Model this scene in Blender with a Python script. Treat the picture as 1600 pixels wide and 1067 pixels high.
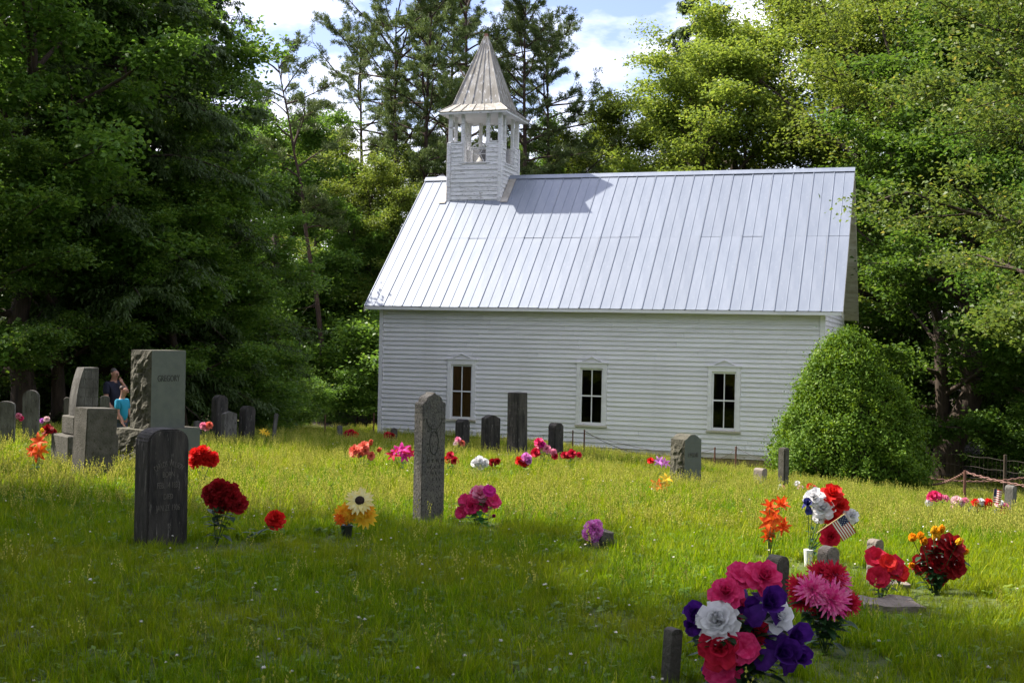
import bpy, bmesh, math, random
import numpy as np
from mathutils import Vector, Matrix, noise as mnoise

# ------------------------------------------------------------------ camera, sky, sun, exposure
for o in list(bpy.data.objects): bpy.data.objects.remove(o)
scene = bpy.context.scene
COL = scene.collection
CZ = 1.5                      # eye height of the camera in the world
FPX = 1900.0                  # focal length in photo pixels (1600 wide)
ROLL = 0.02
cam = bpy.data.cameras.new('camera'); camo = bpy.data.objects.new('camera', cam); COL.objects.link(camo)
cam.sensor_width = 36; cam.lens = 36 * FPX / 1600; cam.clip_start = .05; cam.clip_end = 2000
camo.matrix_world = Matrix.Translation((0, 0, CZ)) @ Matrix.Rotation(math.pi/2 - 8.5/FPX, 4, 'X') @ Matrix.Rotation(ROLL, 4, 'Z')
scene.camera = camo

SUN = Vector((-.602, .264, .755)).normalized()      # direction towards the sun
sun_el = math.asin(SUN.z); sun_az = math.atan2(SUN.x, SUN.y)
w = bpy.data.worlds.new('World'); scene.world = w; w.use_nodes = True
nt = w.node_tree; nt.nodes.clear()
N = nt.nodes.new; Lk = nt.links.new
out = N('ShaderNodeOutputWorld'); bg = N('ShaderNodeBackground'); sky = N('ShaderNodeTexSky')
sky.sky_type = 'NISHITA'; sky.sun_disc = False; sky.sun_elevation = sun_el; sky.sun_rotation = sun_az
sky.air_density = 1.0; sky.dust_density = 1.2; sky.ozone_density = 2.6
tc = N('ShaderNodeTexCoord'); mp = N('ShaderNodeMapping'); mp.inputs['Scale'].default_value = (2.2, 2.2, 5.0); mp.inputs['Location'].default_value = (.35, .1, .2)
nz = N('ShaderNodeTexNoise'); nz.inputs['Scale'].default_value = 1.6; nz.inputs['Detail'].default_value = 8; nz.inputs['Roughness'].default_value = .55
rp = N('ShaderNodeValToRGB'); rp.color_ramp.elements[0].position = .46; rp.color_ramp.elements[1].position = .60
mx = N('ShaderNodeMixRGB'); mx.inputs['Color2'].default_value = (9.5, 9.3, 9.9, 1)
Lk(tc.outputs['Generated'], mp.inputs['Vector']); Lk(mp.outputs['Vector'], nz.inputs['Vector']); Lk(nz.outputs['Fac'], rp.inputs['Fac'])
Lk(rp.outputs['Color'], mx.inputs['Fac']); tint = N('ShaderNodeMixRGB'); tint.blend_type = 'MULTIPLY'; tint.inputs['Fac'].default_value = 1; tint.inputs['Color2'].default_value = (1.04, .92, 1.0, 1)
Lk(sky.outputs['Color'], tint.inputs['Color1']); Lk(tint.outputs['Color'], mx.inputs['Color1']); Lk(mx.outputs['Color'], bg.inputs['Color'])
Lk(bg.outputs['Background'], out.inputs['Surface'])
bg.inputs['Strength'].default_value = .10
sl = bpy.data.lights.new('sun', 'SUN'); sl.energy = 5.0; sl.angle = math.radians(.53); sl.color = (1, .93, .81)
so = bpy.data.objects.new('sun', sl); COL.objects.link(so)
so.rotation_euler = (-SUN).to_track_quat('-Z', 'Y').to_euler()
scene.view_settings.view_transform = 'Standard'; scene.view_settings.look = 'None'
scene.view_settings.exposure = 1.3; scene.view_settings.gamma = 1; scene.view_settings.use_curve_mapping = False
scene.render.engine = 'CYCLES'
scene.cycles.max_bounces = 5; scene.cycles.diffuse_bounces = 3; scene.cycles.glossy_bounces = 2; scene.cycles.transmission_bounces = 3; scene.cycles.transparent_max_bounces = 6

# ------------------------------------------------------------------ helpers
def T(x, y):
    """height of the ground (world)"""
    c = max(0, min(1, (y-8)/13))
    z = -1.15 - .055*min(y, 47) - c*(.05*x + .03*(math.sqrt(x*x + 4) - 2))
    z += (.3+.7*c)*.035*math.sin(.9*x + .4*y) + .03*math.sin(.6*y - 1.1*x + 1)
    z -= .16*max(0, min(1, (y-24)/10))
    z -= .13*max(0, min(1, (x-1)/5))*max(0, min(1, (y-27)/6))
    if y > 50: z += .10*(y - 50)
    if x > 16: z += .06*(x - 16)
    if x < -16: z += .05*(-16 - x)
    return z + CZ
def at(px, Y, py=None):
    """a photo column at a chosen distance -> world X (and Z when the row is given)"""
    dx = px - 800; dy = (py - 525) if py is not None else 120
    X = (dx*math.cos(ROLL) + dy*math.sin(ROLL))/FPX*Y
    if py is None: return X
    return X, -(dy*math.cos(ROLL) - dx*math.sin(ROLL))/FPX*Y + CZ

def tag(o, label=None, cat=None, group=None, kind=None):
    if label: o['label'] = label
    if cat: o['category'] = cat
    if group: o['group'] = group
    if kind: o['kind'] = kind
    return o
def link(name, me, mat=None, parent=None, loc=None, rot=None):
    o = bpy.data.objects.new(name, me); COL.objects.link(o)
    if mat is not None and me is not None and len(me.materials) == 0:
        for m in (mat if isinstance(mat, (list, tuple)) else [mat]): me.materials.append(m)
    if parent: o.parent = parent
    if loc is not None: o.location = loc
    if rot is not None: o.rotation_euler = rot
    return o
def empty(name, loc=(0, 0, 0), rz=0, parent=None):
    o = bpy.data.objects.new(name, None); COL.objects.link(o); o.location = loc; o.rotation_euler = (0, 0, rz)
    o.empty_display_size = .1
    if parent: o.parent = parent
    return o
def npmesh(name, V, F, smooth=False):
    V = np.asarray(V, dtype=np.float32).reshape(-1, 3); F = np.asarray(F, dtype=np.int32)
    me = bpy.data.meshes.new(name); n, k = F.shape
    me.vertices.add(len(V)); me.vertices.foreach_set('co', V.ravel())
    me.loops.add(n*k); me.loops.foreach_set('vertex_index', F.ravel())
    me.polygons.add(n); me.polygons.foreach_set('loop_start', np.arange(0, n*k, k, dtype=np.int32))
    if smooth: me.polygons.foreach_set('use_smooth', np.ones(n, dtype=bool))
    me.update(calc_edges=True); me.validate()
    return me
class MB:
    """collects quads and triangles for one mesh"""
    def __init__(s): s.V = []; s.F = []; s.mi = []
    def box(s, x0, x1, y0, y1, z0, z1, mi=0):
        b = len(s.V)
        s.V += [(x0,y0,z0),(x1,y0,z0),(x1,y1,z0),(x0,y1,z0),(x0,y0,z1),(x1,y0,z1),(x1,y1,z1),(x0,y1,z1)]
        for f in ((0,3,2,1),(4,5,6,7),(0,1,5,4),(1,2,6,5),(2,3,7,6),(3,0,4,7)): s.F.append(tuple(b+i for i in f)); s.mi.append(mi)
    def hexa(s, pts, mi=0):
        """eight corners: four of the bottom, four of the top"""
        b = len(s.V); s.V += [tuple(p) for p in pts]
        for f in ((0,3,2,1),(4,5,6,7),(0,1,5,4),(1,2,6,5),(2,3,7,6),(3,0,4,7)): s.F.append(tuple(b+i for i in f)); s.mi.append(mi)
    def face(s, pts, mi=0):
        b = len(s.V); s.V += [tuple(p) for p in pts]; s.F.append(tuple(range(b, b+len(pts)))); s.mi.append(mi)
    def tube(s, path, radii, sides=6, cap=True, mi=0):
        V, F = tube(np.array(path, float), radii, sides); b = len(s.V)
        s.V += [tuple(v) for v in V]; s.F += [tuple(int(b+i) for i in f) for f in F]; s.mi += [mi]*len(F)
        if cap:
            s.F.append(tuple(b+i for i in range(sides))[::-1]); s.mi.append(mi)
            e = b+len(V)-sides; s.F.append(tuple(e+i for i in range(sides))); s.mi.append(mi)
    def mesh(s, name, smooth=False, bevel=0):
        me = bpy.data.meshes.new(name); me.from_pydata(s.V, [], s.F)
        for p, m in zip(me.polygons, s.mi): p.material_index = m; p.use_smooth = smooth
        if bevel:
            bm = bmesh.new(); bm.from_mesh(me)
            bmesh.ops.bevel(bm, geom=list(bm.edges), offset=bevel, segments=1, affect='EDGES', clamp_overlap=True)
            bm.to_mesh(me); bm.free()
        me.update(); return me
    def build(s, name, mat, parent=None, loc=None, rot=None, smooth=False, bevel=0):
        return link(name, s.mesh(name, smooth, bevel), mat, parent, loc, rot)
def tube(path, radii, sides=6):
    path = np.asarray(path, float); n = len(path)
    if np.isscalar(radii): radii = [radii]*n
    tg = np.gradient(path, axis=0); tg /= np.linalg.norm(tg, axis=1)[:, None] + 1e-9
    ref = np.array([0.13, .97, .21]); ref /= np.linalg.norm(ref)
    if abs(tg.mean(0) @ ref) > .85: ref = np.array([.95, .1, .3])
    a = np.cross(tg, ref); a /= np.linalg.norm(a, axis=1)[:, None] + 1e-9
    b = np.cross(tg, a)
    ang = np.arange(sides)*2*math.pi/sides
    V = path[:, None, :] + np.array(radii)[:, None, None]*(np.cos(ang)[None, :, None]*a[:, None, :] + np.sin(ang)[None, :, None]*b[:, None, :])
    i = np.arange(n-1)[:, None]*sides; j = np.arange(sides)[None, :]; j2 = (j+1) % sides
    F = np.stack([i+j, i+j2, i+sides+j2, i+sides+j], -1).reshape(-1, 4)
    return V.reshape(-1, 3), F

# ------------------------------------------------------------------ materials
M = {}
CLEAR = []
def nodes(name):
    m = bpy.data.materials.new(name); m.use_nodes = True; t = m.node_tree; t.nodes.clear()
    o = t.nodes.new('ShaderNodeOutputMaterial'); return m, t, t.nodes.new, t.links.new, o
def pmat(name, c1, c2, scale=3.0, rough=.7, bump=.15, bscale=40, metal=0.0, stretch=(1, 1, 1), spots=None, lo=.35, hi=.65, rnd=0.0, spec=.4, sscale=None, slo=.58):
    m, t, A, L, o = nodes(name)
    p = A('ShaderNodeBsdfPrincipled'); p.inputs['Roughness'].default_value = rough; p.inputs['Metallic'].default_value = metal
    p.inputs['Specular IOR Level'].default_value = spec
    tc = A('ShaderNodeTexCoord'); mp = A('ShaderNodeMapping'); mp.inputs['Scale'].default_value = stretch
    L(tc.outputs['Object'], mp.inputs['Vector'])
    n1 = A('ShaderNodeTexNoise'); n1.inputs['Scale'].default_value = scale; n1.inputs['Detail'].default_value = 6; n1.inputs['Roughness'].default_value = .6
    L(mp.outputs['Vector'], n1.inputs['Vector'])
    r = A('ShaderNodeMapRange'); r.inputs['From Min'].default_value = lo; r.inputs['From Max'].default_value = hi; L(n1.outputs['Fac'], r.inputs['Value'])
    mx = A('ShaderNodeMixRGB'); mx.inputs['Color1'].default_value = (*c1, 1); mx.inputs['Color2'].default_value = (*c2, 1); L(r.outputs['Result'], mx.inputs['Fac'])
    col = mx.outputs['Color']
    if spots:
        n2 = A('ShaderNodeTexNoise'); n2.inputs['Scale'].default_value = sscale or scale*6; n2.inputs['Detail'].default_value = 5; n2.inputs['Roughness'].default_value = .65
        L(mp.outputs['Vector'], n2.inputs['Vector'])
        r2 = A('ShaderNodeMapRange'); r2.inputs['From Min'].default_value = slo; r2.inputs['From Max'].default_value = slo+.08; L(n2.outputs['Fac'], r2.inputs['Value'])
        m2 = A('ShaderNodeMixRGB'); m2.inputs['Color2'].default_value = (*spots, 1); L(col, m2.inputs['Color1']); L(r2.outputs['Result'], m2.inputs['Fac']); col = m2.outputs['Color']
    if rnd:
        oi = A('ShaderNodeObjectInfo'); hs = A('ShaderNodeHueSaturation'); mr = A('ShaderNodeMapRange')
        mr.inputs['To Min'].default_value = 1-rnd; mr.inputs['To Max'].default_value = 1+rnd; L(oi.outputs['Random'], mr.inputs['Value'])
        L(mr.outputs['Result'], hs.inputs['Value']); L(col, hs.inputs['Color']); col = hs.outputs['Color']
    L(col, p.inputs['Base Color'])
    if bump:
        nb = A('ShaderNodeTexNoise'); nb.inputs['Scale'].default_value = bscale; nb.inputs['Detail'].default_value = 5
        L(mp.outputs['Vector'], nb.inputs['Vector'])
        b = A('ShaderNodeBump'); b.inputs['Strength'].default_value = bump; b.inputs['Distance'].default_value = .02; L(nb.outputs['Fac'], b.inputs['Height']); L(b.outputs['Normal'], p.inputs['Normal'])
    L(p.outputs['BSDF'], o.inputs['Surface']); M[name] = m; return m
def leafmat(name, c1, c2, c3=None, trans=.45, rough=.5, spec=.3, tboost=1.35, patch=0.0):
    """thin leaf or petal: diffuse + light let through; colour varies leaf by leaf and plant by plant"""
    m, t, A, L, o = nodes(name)
    g = A('ShaderNodeNewGeometry'); rp = A('ShaderNodeValToRGB')
    rp.color_ramp.elements[0].color = (*c1, 1); rp.color_ramp.elements[1].color = (*c2, 1)
    if c3: e = rp.color_ramp.elements.new(.93); e.color = (*c2, 1); rp.color_ramp.elements[-1].color = (*c3, 1)
    L(g.outputs['Random Per Island'], rp.inputs['Fac'])
    oi = A('ShaderNodeObjectInfo'); hs = A('ShaderNodeHueSaturation'); mr = A('ShaderNodeMapRange'); mr.inputs['To Min'].default_value = .78; mr.inputs['To Max'].default_value = 1.22
    L(oi.outputs['Random'], mr.inputs['Value']); L(mr.outputs['Result'], hs.inputs['Value']); L(rp.outputs['Color'], hs.inputs['Color'])
    if patch:
        sc_ = A('ShaderNodeVectorMath'); sc_.operation = 'SCALE'; sc_.inputs['Scale'].default_value = .45; L(oi.outputs['Location'], sc_.inputs[0])
        pn = A('ShaderNodeTexNoise'); pn.inputs['Scale'].default_value = 1.0; pn.inputs['Detail'].default_value = 6; pn.inputs['Roughness'].default_value = .65; L(sc_.outputs[0], pn.inputs['Vector'])
        pr_ = A('ShaderNodeMapRange'); pr_.inputs['From Min'].default_value = .44; pr_.inputs['From Max'].default_value = .68; pr_.inputs['To Max'].default_value = patch; L(pn.outputs['Fac'], pr_.inputs['Value'])
        pm_ = A('ShaderNodeMixRGB'); pm_.inputs['Color2'].default_value = (.27, .27, .022, 1); L(pr_.outputs['Result'], pm_.inputs['Fac']); L(rp.outputs['Color'], pm_.inputs['Color1']); L(pm_.outputs['Color'], hs.inputs['Color'])
    p = A('ShaderNodeBsdfPrincipled'); p.inputs['Roughness'].default_value = rough; p.inputs['Specular IOR Level'].default_value = spec
    L(hs.outputs['Color'], p.inputs['Base Color'])
    tr = A('ShaderNodeBsdfTranslucent'); h2 = A('ShaderNodeHueSaturation'); h2.inputs['Value'].default_value = tboost; h2.inputs['Hue'].default_value = .485; h2.inputs['Saturation'].default_value = 1.05
    L(hs.outputs['Color'], h2.inputs['Color']); L(h2.outputs['Color'], tr.inputs['Color'])
    x = A('ShaderNodeMixShader'); x.inputs['Fac'].default_value = trans; L(p.outputs['BSDF'], x.inputs[1]); L(tr.outputs['BSDF'], x.inputs[2]); L(x.outputs['Shader'], o.inputs['Surface'])
    M[name] = m; return m
def petal(name, c, c2=None, trans=.3):
    """silk petal, paler or darker towards the rim by its own dye"""
    c2 = c2 or tuple(min(1, v*1.25+.01) for v in c)
    m, t, A, L, o = nodes(name)
    tc = A('ShaderNodeTexCoord'); n = A('ShaderNodeTexNoise'); n.inputs['Scale'].default_value = 3.4; n.inputs['Detail'].default_value = 6; L(tc.outputs['Object'], n.inputs['Vector'])
    r = A('ShaderNodeMapRange'); r.inputs['From Min'].default_value = .4; r.inputs['From Max'].default_value = .65; L(n.outputs['Fac'], r.inputs['Value'])
    mx = A('ShaderNodeMixRGB'); mx.inputs['Color1'].default_value = (*c, 1); mx.inputs['Color2'].default_value = (*c2, 1); L(r.outputs['Result'], mx.inputs['Fac'])
    p = A('ShaderNodeBsdfPrincipled'); p.inputs['Roughness'].default_value = .65; p.inputs['Specular IOR Level'].default_value = .2; L(mx.outputs['Color'], p.inputs['Base Color'])
    tr = A('ShaderNodeBsdfTranslucent'); L(mx.outputs['Color'], tr.inputs['Color'])
    x = A('ShaderNodeMixShader'); x.inputs['Fac'].default_value = trans; L(p.outputs['BSDF'], x.inputs[1]); L(tr.outputs['BSDF'], x.inputs[2]); L(x.outputs['Shader'], o.inputs['Surface'])
    M[name] = m; return m

# paint, metal and wood of the church
pmat('white_paint', (.83,.82,.845), (.73,.72,.735), 1.6, .6, .10, 60, stretch=(.6,1,3), spots=(0.427,0.417,0.398), sscale=9, slo=.66, rnd=.05)
pmat('peeling_paint', (.74,.74,.75), (.60,.60,.60), 3, .7, .25, 50, stretch=(.5,1,3), spots=(.20,.185,.165), sscale=10, slo=.57, rnd=.05)
pmat('stain_shade_paint', (.62,.60,.53), (.40,.36,.26), 2.5, .7, .2, 40, stretch=(.6,1,3), spots=(.20,.17,.11), sscale=9, slo=.6)  # stained boards; on the frieze, colour for the eave's shadow
pmat('sill_wood', (.30,.23,.10), (.16,.125,.055), 3, .8, .3, 30, stretch=(.5,1,4))
pmat('roof_metal', (.195,.225,.28), (.24,.27,.325), 1.3, .42, .05, 6, metal=.35, stretch=(2,.5,.5), spots=(.29,.32,.37), sscale=5, slo=.62, rnd=.045, spec=.5)
pmat('old_tin', (.30,.29,.27), (.19,.175,.15), 2.2, .55, .2, 25, metal=.25, stretch=(2,2,.5), spots=(.52,.52,.52), sscale=5, slo=.56, rnd=.12)
pmat('flashing', (.44,.42,.38), (.30,.27,.23), 3, .55, .1, 25, metal=.3)
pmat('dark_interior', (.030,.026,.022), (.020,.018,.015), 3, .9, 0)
pmat('brown_panel', (.19,.095,.032), (.14,.066,.020), 3, .8, .1, 30, stretch=(8,8,.6))
pmat('pier_stone', (.28,.26,.23), (.16,.15,.13), 5, .9, .6, 14)
pmat('bell_iron', (.22,.22,.22), (.13,.125,.12), 6, .6, .2, 40)
pmat('rust', (.16,.065,.045), (.08,.035,.028), 14, .85, .4, 60)
pmat('rust_chain', (.26,.14,.12), (.16,.08,.065), 14, .8, .4, 60)
pmat('wire', (.07,.05,.042), (.045,.032,.027), 10, .7, 0)
def glassmat():
    m, t, A, L, o = nodes('window_glass'); p = A('ShaderNodeBsdfGlossy'); p.inputs['Roughness'].default_value = .03; p.inputs['Color'].default_value = (.9,.9,.9,1)
    tr = A('ShaderNodeBsdfTransparent'); tr.inputs['Color'].default_value = (.86,.87,.86,1)
    fr = A('ShaderNodeFresnel'); fr.inputs['IOR'].default_value = 1.25
    x = A('ShaderNodeMixShader'); L(fr.outputs['Fac'], x.inputs['Fac']); L(tr.outputs['BSDF'], x.inputs[1]); L(p.outputs['BSDF'], x.inputs[2]); L(x.outputs['Shader'], o.inputs['Surface']); M['window_glass'] = m
glassmat()
# stone
pmat('stone_dark', (.085,.075,.064), (.016,.015,.013), 4.5, .85, .6, 35, stretch=(2.4,2.4,.4), spots=(.16,.15,.125), sscale=13, slo=.60, rnd=.15)
pmat('stone_black', (.060,.053,.047), (.011,.010,.010), 5, .75, .5, 40, stretch=(2.4,2.4,.45), spots=(.17,.155,.14), sscale=11, slo=.60, rnd=.15)
pmat('stone_grey', (0.136,0.130,0.121), (0.053,0.048,0.043), 5, .85, .5, 40, stretch=(2,2,.6), spots=(0.025,0.022,0.020), sscale=18, slo=.58, rnd=.12)
pmat('stone_speckled', (.150,.138,.120), (0.093,0.090,0.087), 9, .85, .8, 60, stretch=(1,1,.6), spots=(0.022,0.020,0.019), sscale=80, slo=.53)
pmat('stone_green_granite', (0.096,0.110,0.096), (0.072,0.085,0.077), 6, .55, .15, 90, spots=(0.121,0.129,0.118), sscale=60, slo=.62)
pmat('rock_face', (0.110,0.102,0.077), (0.041,0.039,0.026), 8, .9, .9, 26, spots=(0.019,0.019,0.012), sscale=26, slo=.55)
pmat('stone_pink', (0.255,0.217,0.188), (0.180,0.150,0.128), 7, .9, .7, 50, spots=(0.083,0.071,0.060), sscale=34, slo=.62)
pmat('stone_weathered', (0.102,0.093,0.081), (0.051,0.048,0.037), 7, .9, .6, 50, spots=(0.036,0.037,0.021), sscale=22, slo=.58)
pmat('letter_stone', (0.150,0.138,0.120), (0.096,0.087,0.075), 20, .9, .3, 60)
pmat('letter_dark', (.05,.05,.045), (.03,.03,.028), 20, .9, .2, 60)
# vegetation
pmat('bark', (.075,.052,.038), (.028,.020,.015), 3, .95, .9, 9, stretch=(3,3,.5))
pmat('pine_bark', (.060,.036,.026), (.022,.014,.011), 3, .95, .9, 10, stretch=(3,3,.6))
pmat('pale_bark', (.22,.19,.16), (.12,.10,.085), 4, .95, .6, 10, stretch=(3,3,.6))
leafmat('leaf_maple', (.058,.130,.017), (.112,.205,.030), (.18,.25,.045), trans=.48)
leafmat('leaf_deep', (.055,.128,.017), (.102,.195,.030), (.15,.23,.045), trans=.5)
leafmat('leaf_bright', (.105,.165,.024), (.180,.245,.040), (.28,.30,.06), trans=.48)
leafmat('leaf_poplar', (.085,.150,.026), (.160,.225,.040), (.32,.30,.06), trans=.45)
leafmat('needle_hemlock', (.045,.085,.020), (.085,.140,.034), trans=.36, rough=.6)
leafmat('needle_pine', (.055,.095,.024), (.115,.155,.042), trans=.25, rough=.6)
leafmat('leaf_boxwood', (.062,.140,.010), (.130,.230,.020), (.17,.26,.05), trans=.3, rough=.6, spec=.15)
leafmat('leaf_sunlit', (.140,.250,.016), (.230,.350,.030), trans=.4, rough=.5, spec=.25)  # boxwood leaf lightened to look sunlit
leafmat('grass_blade', (.078,.165,.006), (.180,.280,.012), (.33,.30,.06), trans=.55, rough=.55, spec=.12, tboost=1.4, patch=.6)
leafmat('weed_leaf', (.070,.160,.012), (.150,.250,.024), trans=.45, patch=.4)
leafmat('seed_head', (.36,.38,.06), (.48,.45,.10), (.55,.44,.18), trans=.3)
leafmat('white_clover', (.60,.56,.50), (.75,.72,.68), trans=.25)
leafmat('silk_leaf', (.012,.045,.014), (.024,.070,.020), trans=.2, rough=.45)
leafmat('fern_leaf', (.030,.150,.030), (.060,.220,.050), trans=.35)
pmat('stem', (.030,.075,.018), (.020,.050,.014), 8, .7, 0)
petal('p_red', (.60,.012,.012), (.78,.03,.025)); petal('p_darkred', (.24,.006,.010), (.36,.012,.018)); petal('p_crimson', (.50,.010,.035), (.66,.02,.07))
petal('p_hotpink', (.66,.020,.13), (.80,.07,.24)); petal('p_magenta', (.52,.010,.20), (.66,.03,.32)); petal('p_pink', (.78,.20,.36), (.85,.42,.55))
petal('p_palepink', (.80,.50,.54), (.86,.72,.72)); petal('p_mumpink', (.78,.05,.31), (.90,.30,.54)); petal('p_violet', (.52,.10,.56), (.74,.38,.78))
petal('p_orchid', (.66,.12,.52), (.84,.42,.76)); petal('p_purple', (.055,.010,.17), (.10,.018,.26)); petal('p_navy', (.018,.022,.13), (.035,.04,.20))
petal('p_blue', (.05,.09,.46), (.10,.16,.60)); petal('p_white', (.84,.84,.86), (.76,.75,.77)); petal('p_orange', (.80,.13,.012), (.86,.24,.02))
petal('p_redorange', (.74,.055,.010), (.85,.16,.02)); petal('p_yellow', (.85,.50,.02), (.86,.62,.06)); petal('p_amber', (.84,.33,.012), (.86,.52,.03))
petal('p_coral', (.72,.12,.08), (.82,.28,.20)); petal('p_cream', (.84,.72,.24), (.86,.80,.46))
pmat('seed_dark', (.035,.018,.012), (.02,.01,.008), 20, .9, .6, 60)
pmat('vase_dark', (.014,.018,.014), (.022,.026,.02), 6, .5, 0); pmat('vase_white', (.72,.72,.74), (.6,.6,.62), 5, .4, 0)
pmat('flag_red', (.42,.015,.025), (.36,.012,.02), 9, .7, 0); pmat('flag_white', (.78,.77,.75), (.7,.7,.68), 9, .7, 0); pmat('flag_blue', (.018,.025,.11), (.014,.02,.09), 9, .7, 0)
pmat('flag_stick', (.45,.34,.17), (.38,.28,.13), 9, .7, 0)
pmat('skin', (.40,.20,.14), (.34,.165,.115), 9, .6, 0); pmat('shirt_navy', (.010,.012,.030), (.007,.008,.02), 9, .85, .1, 30)
pmat('shirt_teal', (.012,.26,.40), (.010,.21,.34), 7, .85, .15, 20); pmat('denim', (.05,.06,.09), (.035,.045,.07), 9, .85, .1, 60); pmat('khaki', (.22,.18,.12), (.18,.145,.10), 9, .85, .1, 60)
pmat('hair_brown', (.055,.024,.012), (.035,.016,.008), 30, .6, .4, 60); pmat('hair_grey', (.075,.062,.055), (.04,.034,.03), 30, .6, .4, 60); pmat('shoe', (.04,.035,.03), (.03,.03,.03), 9, .6, 0)
def groundmat():
    m, t, A, L, o = nodes('ground'); p = A('ShaderNodeBsdfPrincipled'); p.inputs['Roughness'].default_value = .95
    tc = A('ShaderNodeTexCoord'); n = A('ShaderNodeTexNoise'); n.inputs['Scale'].default_value = .8; n.inputs['Detail'].default_value = 8; L(tc.outputs['Object'], n.inputs['Vector'])
    n2 = A('ShaderNodeTexNoise'); n2.inputs['Scale'].default_value = 14; n2.inputs['Detail'].default_value = 6; L(tc.outputs['Object'], n2.inputs['Vector'])
    g = A('ShaderNodeValToRGB'); g.color_ramp.elements[0].color = (.035,.055,.010,1); g.color_ramp.elements[1].color = (.095,.125,.024,1); L(n2.outputs['Fac'], g.inputs['Fac'])
    l = A('ShaderNodeValToRGB'); l.color_ramp.elements[0].color = (.030,.022,.013,1); l.color_ramp.elements[1].color = (.10,.075,.045,1); L(n2.outputs['Fac'], l.inputs['Fac'])
    at_ = A('ShaderNodeAttribute'); at_.attribute_name = 'litter'
    ad = A('ShaderNodeMath'); ad.operation = 'ADD'; L(at_.outputs['Fac'], ad.inputs[0]); sc = A('ShaderNodeMath'); sc.operation = 'MULTIPLY_ADD'; sc.inputs[1].default_value = .8; sc.inputs[2].default_value = -.4; L(n.outputs['Fac'], sc.inputs[0]); L(sc.outputs[0], ad.inputs[1])
    r = A('ShaderNodeMapRange'); r.inputs['From Min'].default_value = .35; r.inputs['From Max'].default_value = .65; L(ad.outputs[0], r.inputs['Value'])
    x = A('ShaderNodeMixRGB'); L(r.outputs['Result'], x.inputs['Fac']); L(g.outputs['Color'], x.inputs['Color1']); L(l.outputs['Color'], x.inputs['Color2']); L(x.outputs['Color'], p.inputs['Base Color'])
    b = A('ShaderNodeBump'); b.inputs['Strength'].default_value = .6; b.inputs['Distance'].default_value = .05; L(n2.outputs['Fac'], b.inputs['Height']); L(b.outputs['Normal'], p.inputs['Normal'])
    L(p.outputs['BSDF'], o.inputs['Surface']); M['ground'] = m
groundmat()

# ------------------------------------------------------------------ ground
def make_ground():
    xs = np.concatenate([np.linspace(-400, -40, 19), np.arange(-38, 38.1, 1.0), np.linspace(40, 400, 19)])
    ys = np.concatenate([np.linspace(-300, -12, 13), np.arange(-10, 60.1, 1.0), np.linspace(65, 400, 20)])
    V = []; lit = []
    for y in ys:
        for x in xs:
            z = T(max(-60, min(60, x)), max(-20, min(150, y))); V.append((x, y, z))
            left_edge = -10.5 - .10*(y-20) + (0 if y > 18 else (18-y)*.25)
            f = max(min(1, (y-46)/4), min(1, (left_edge - x)/3 if y > 24 else 0), min(1, (x-15-.1*y)/3 if y > 8 else 0), 0)
            lit.append(max(0, f))
    nx = len(xs); F = [(j*nx+i, j*nx+i+1, (j+1)*nx+i+1, (j+1)*nx+i) for j in range(len(ys)-1) for i in range(nx-1)]
    me = npmesh('ground', V, F, True)
    a = me.attributes.new('litter', 'FLOAT', 'POINT'); a.data.foreach_set('value', np.array(lit, dtype=np.float32))
    tag(link('ground', me, M['ground']), kind='structure')
make_ground()

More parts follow.
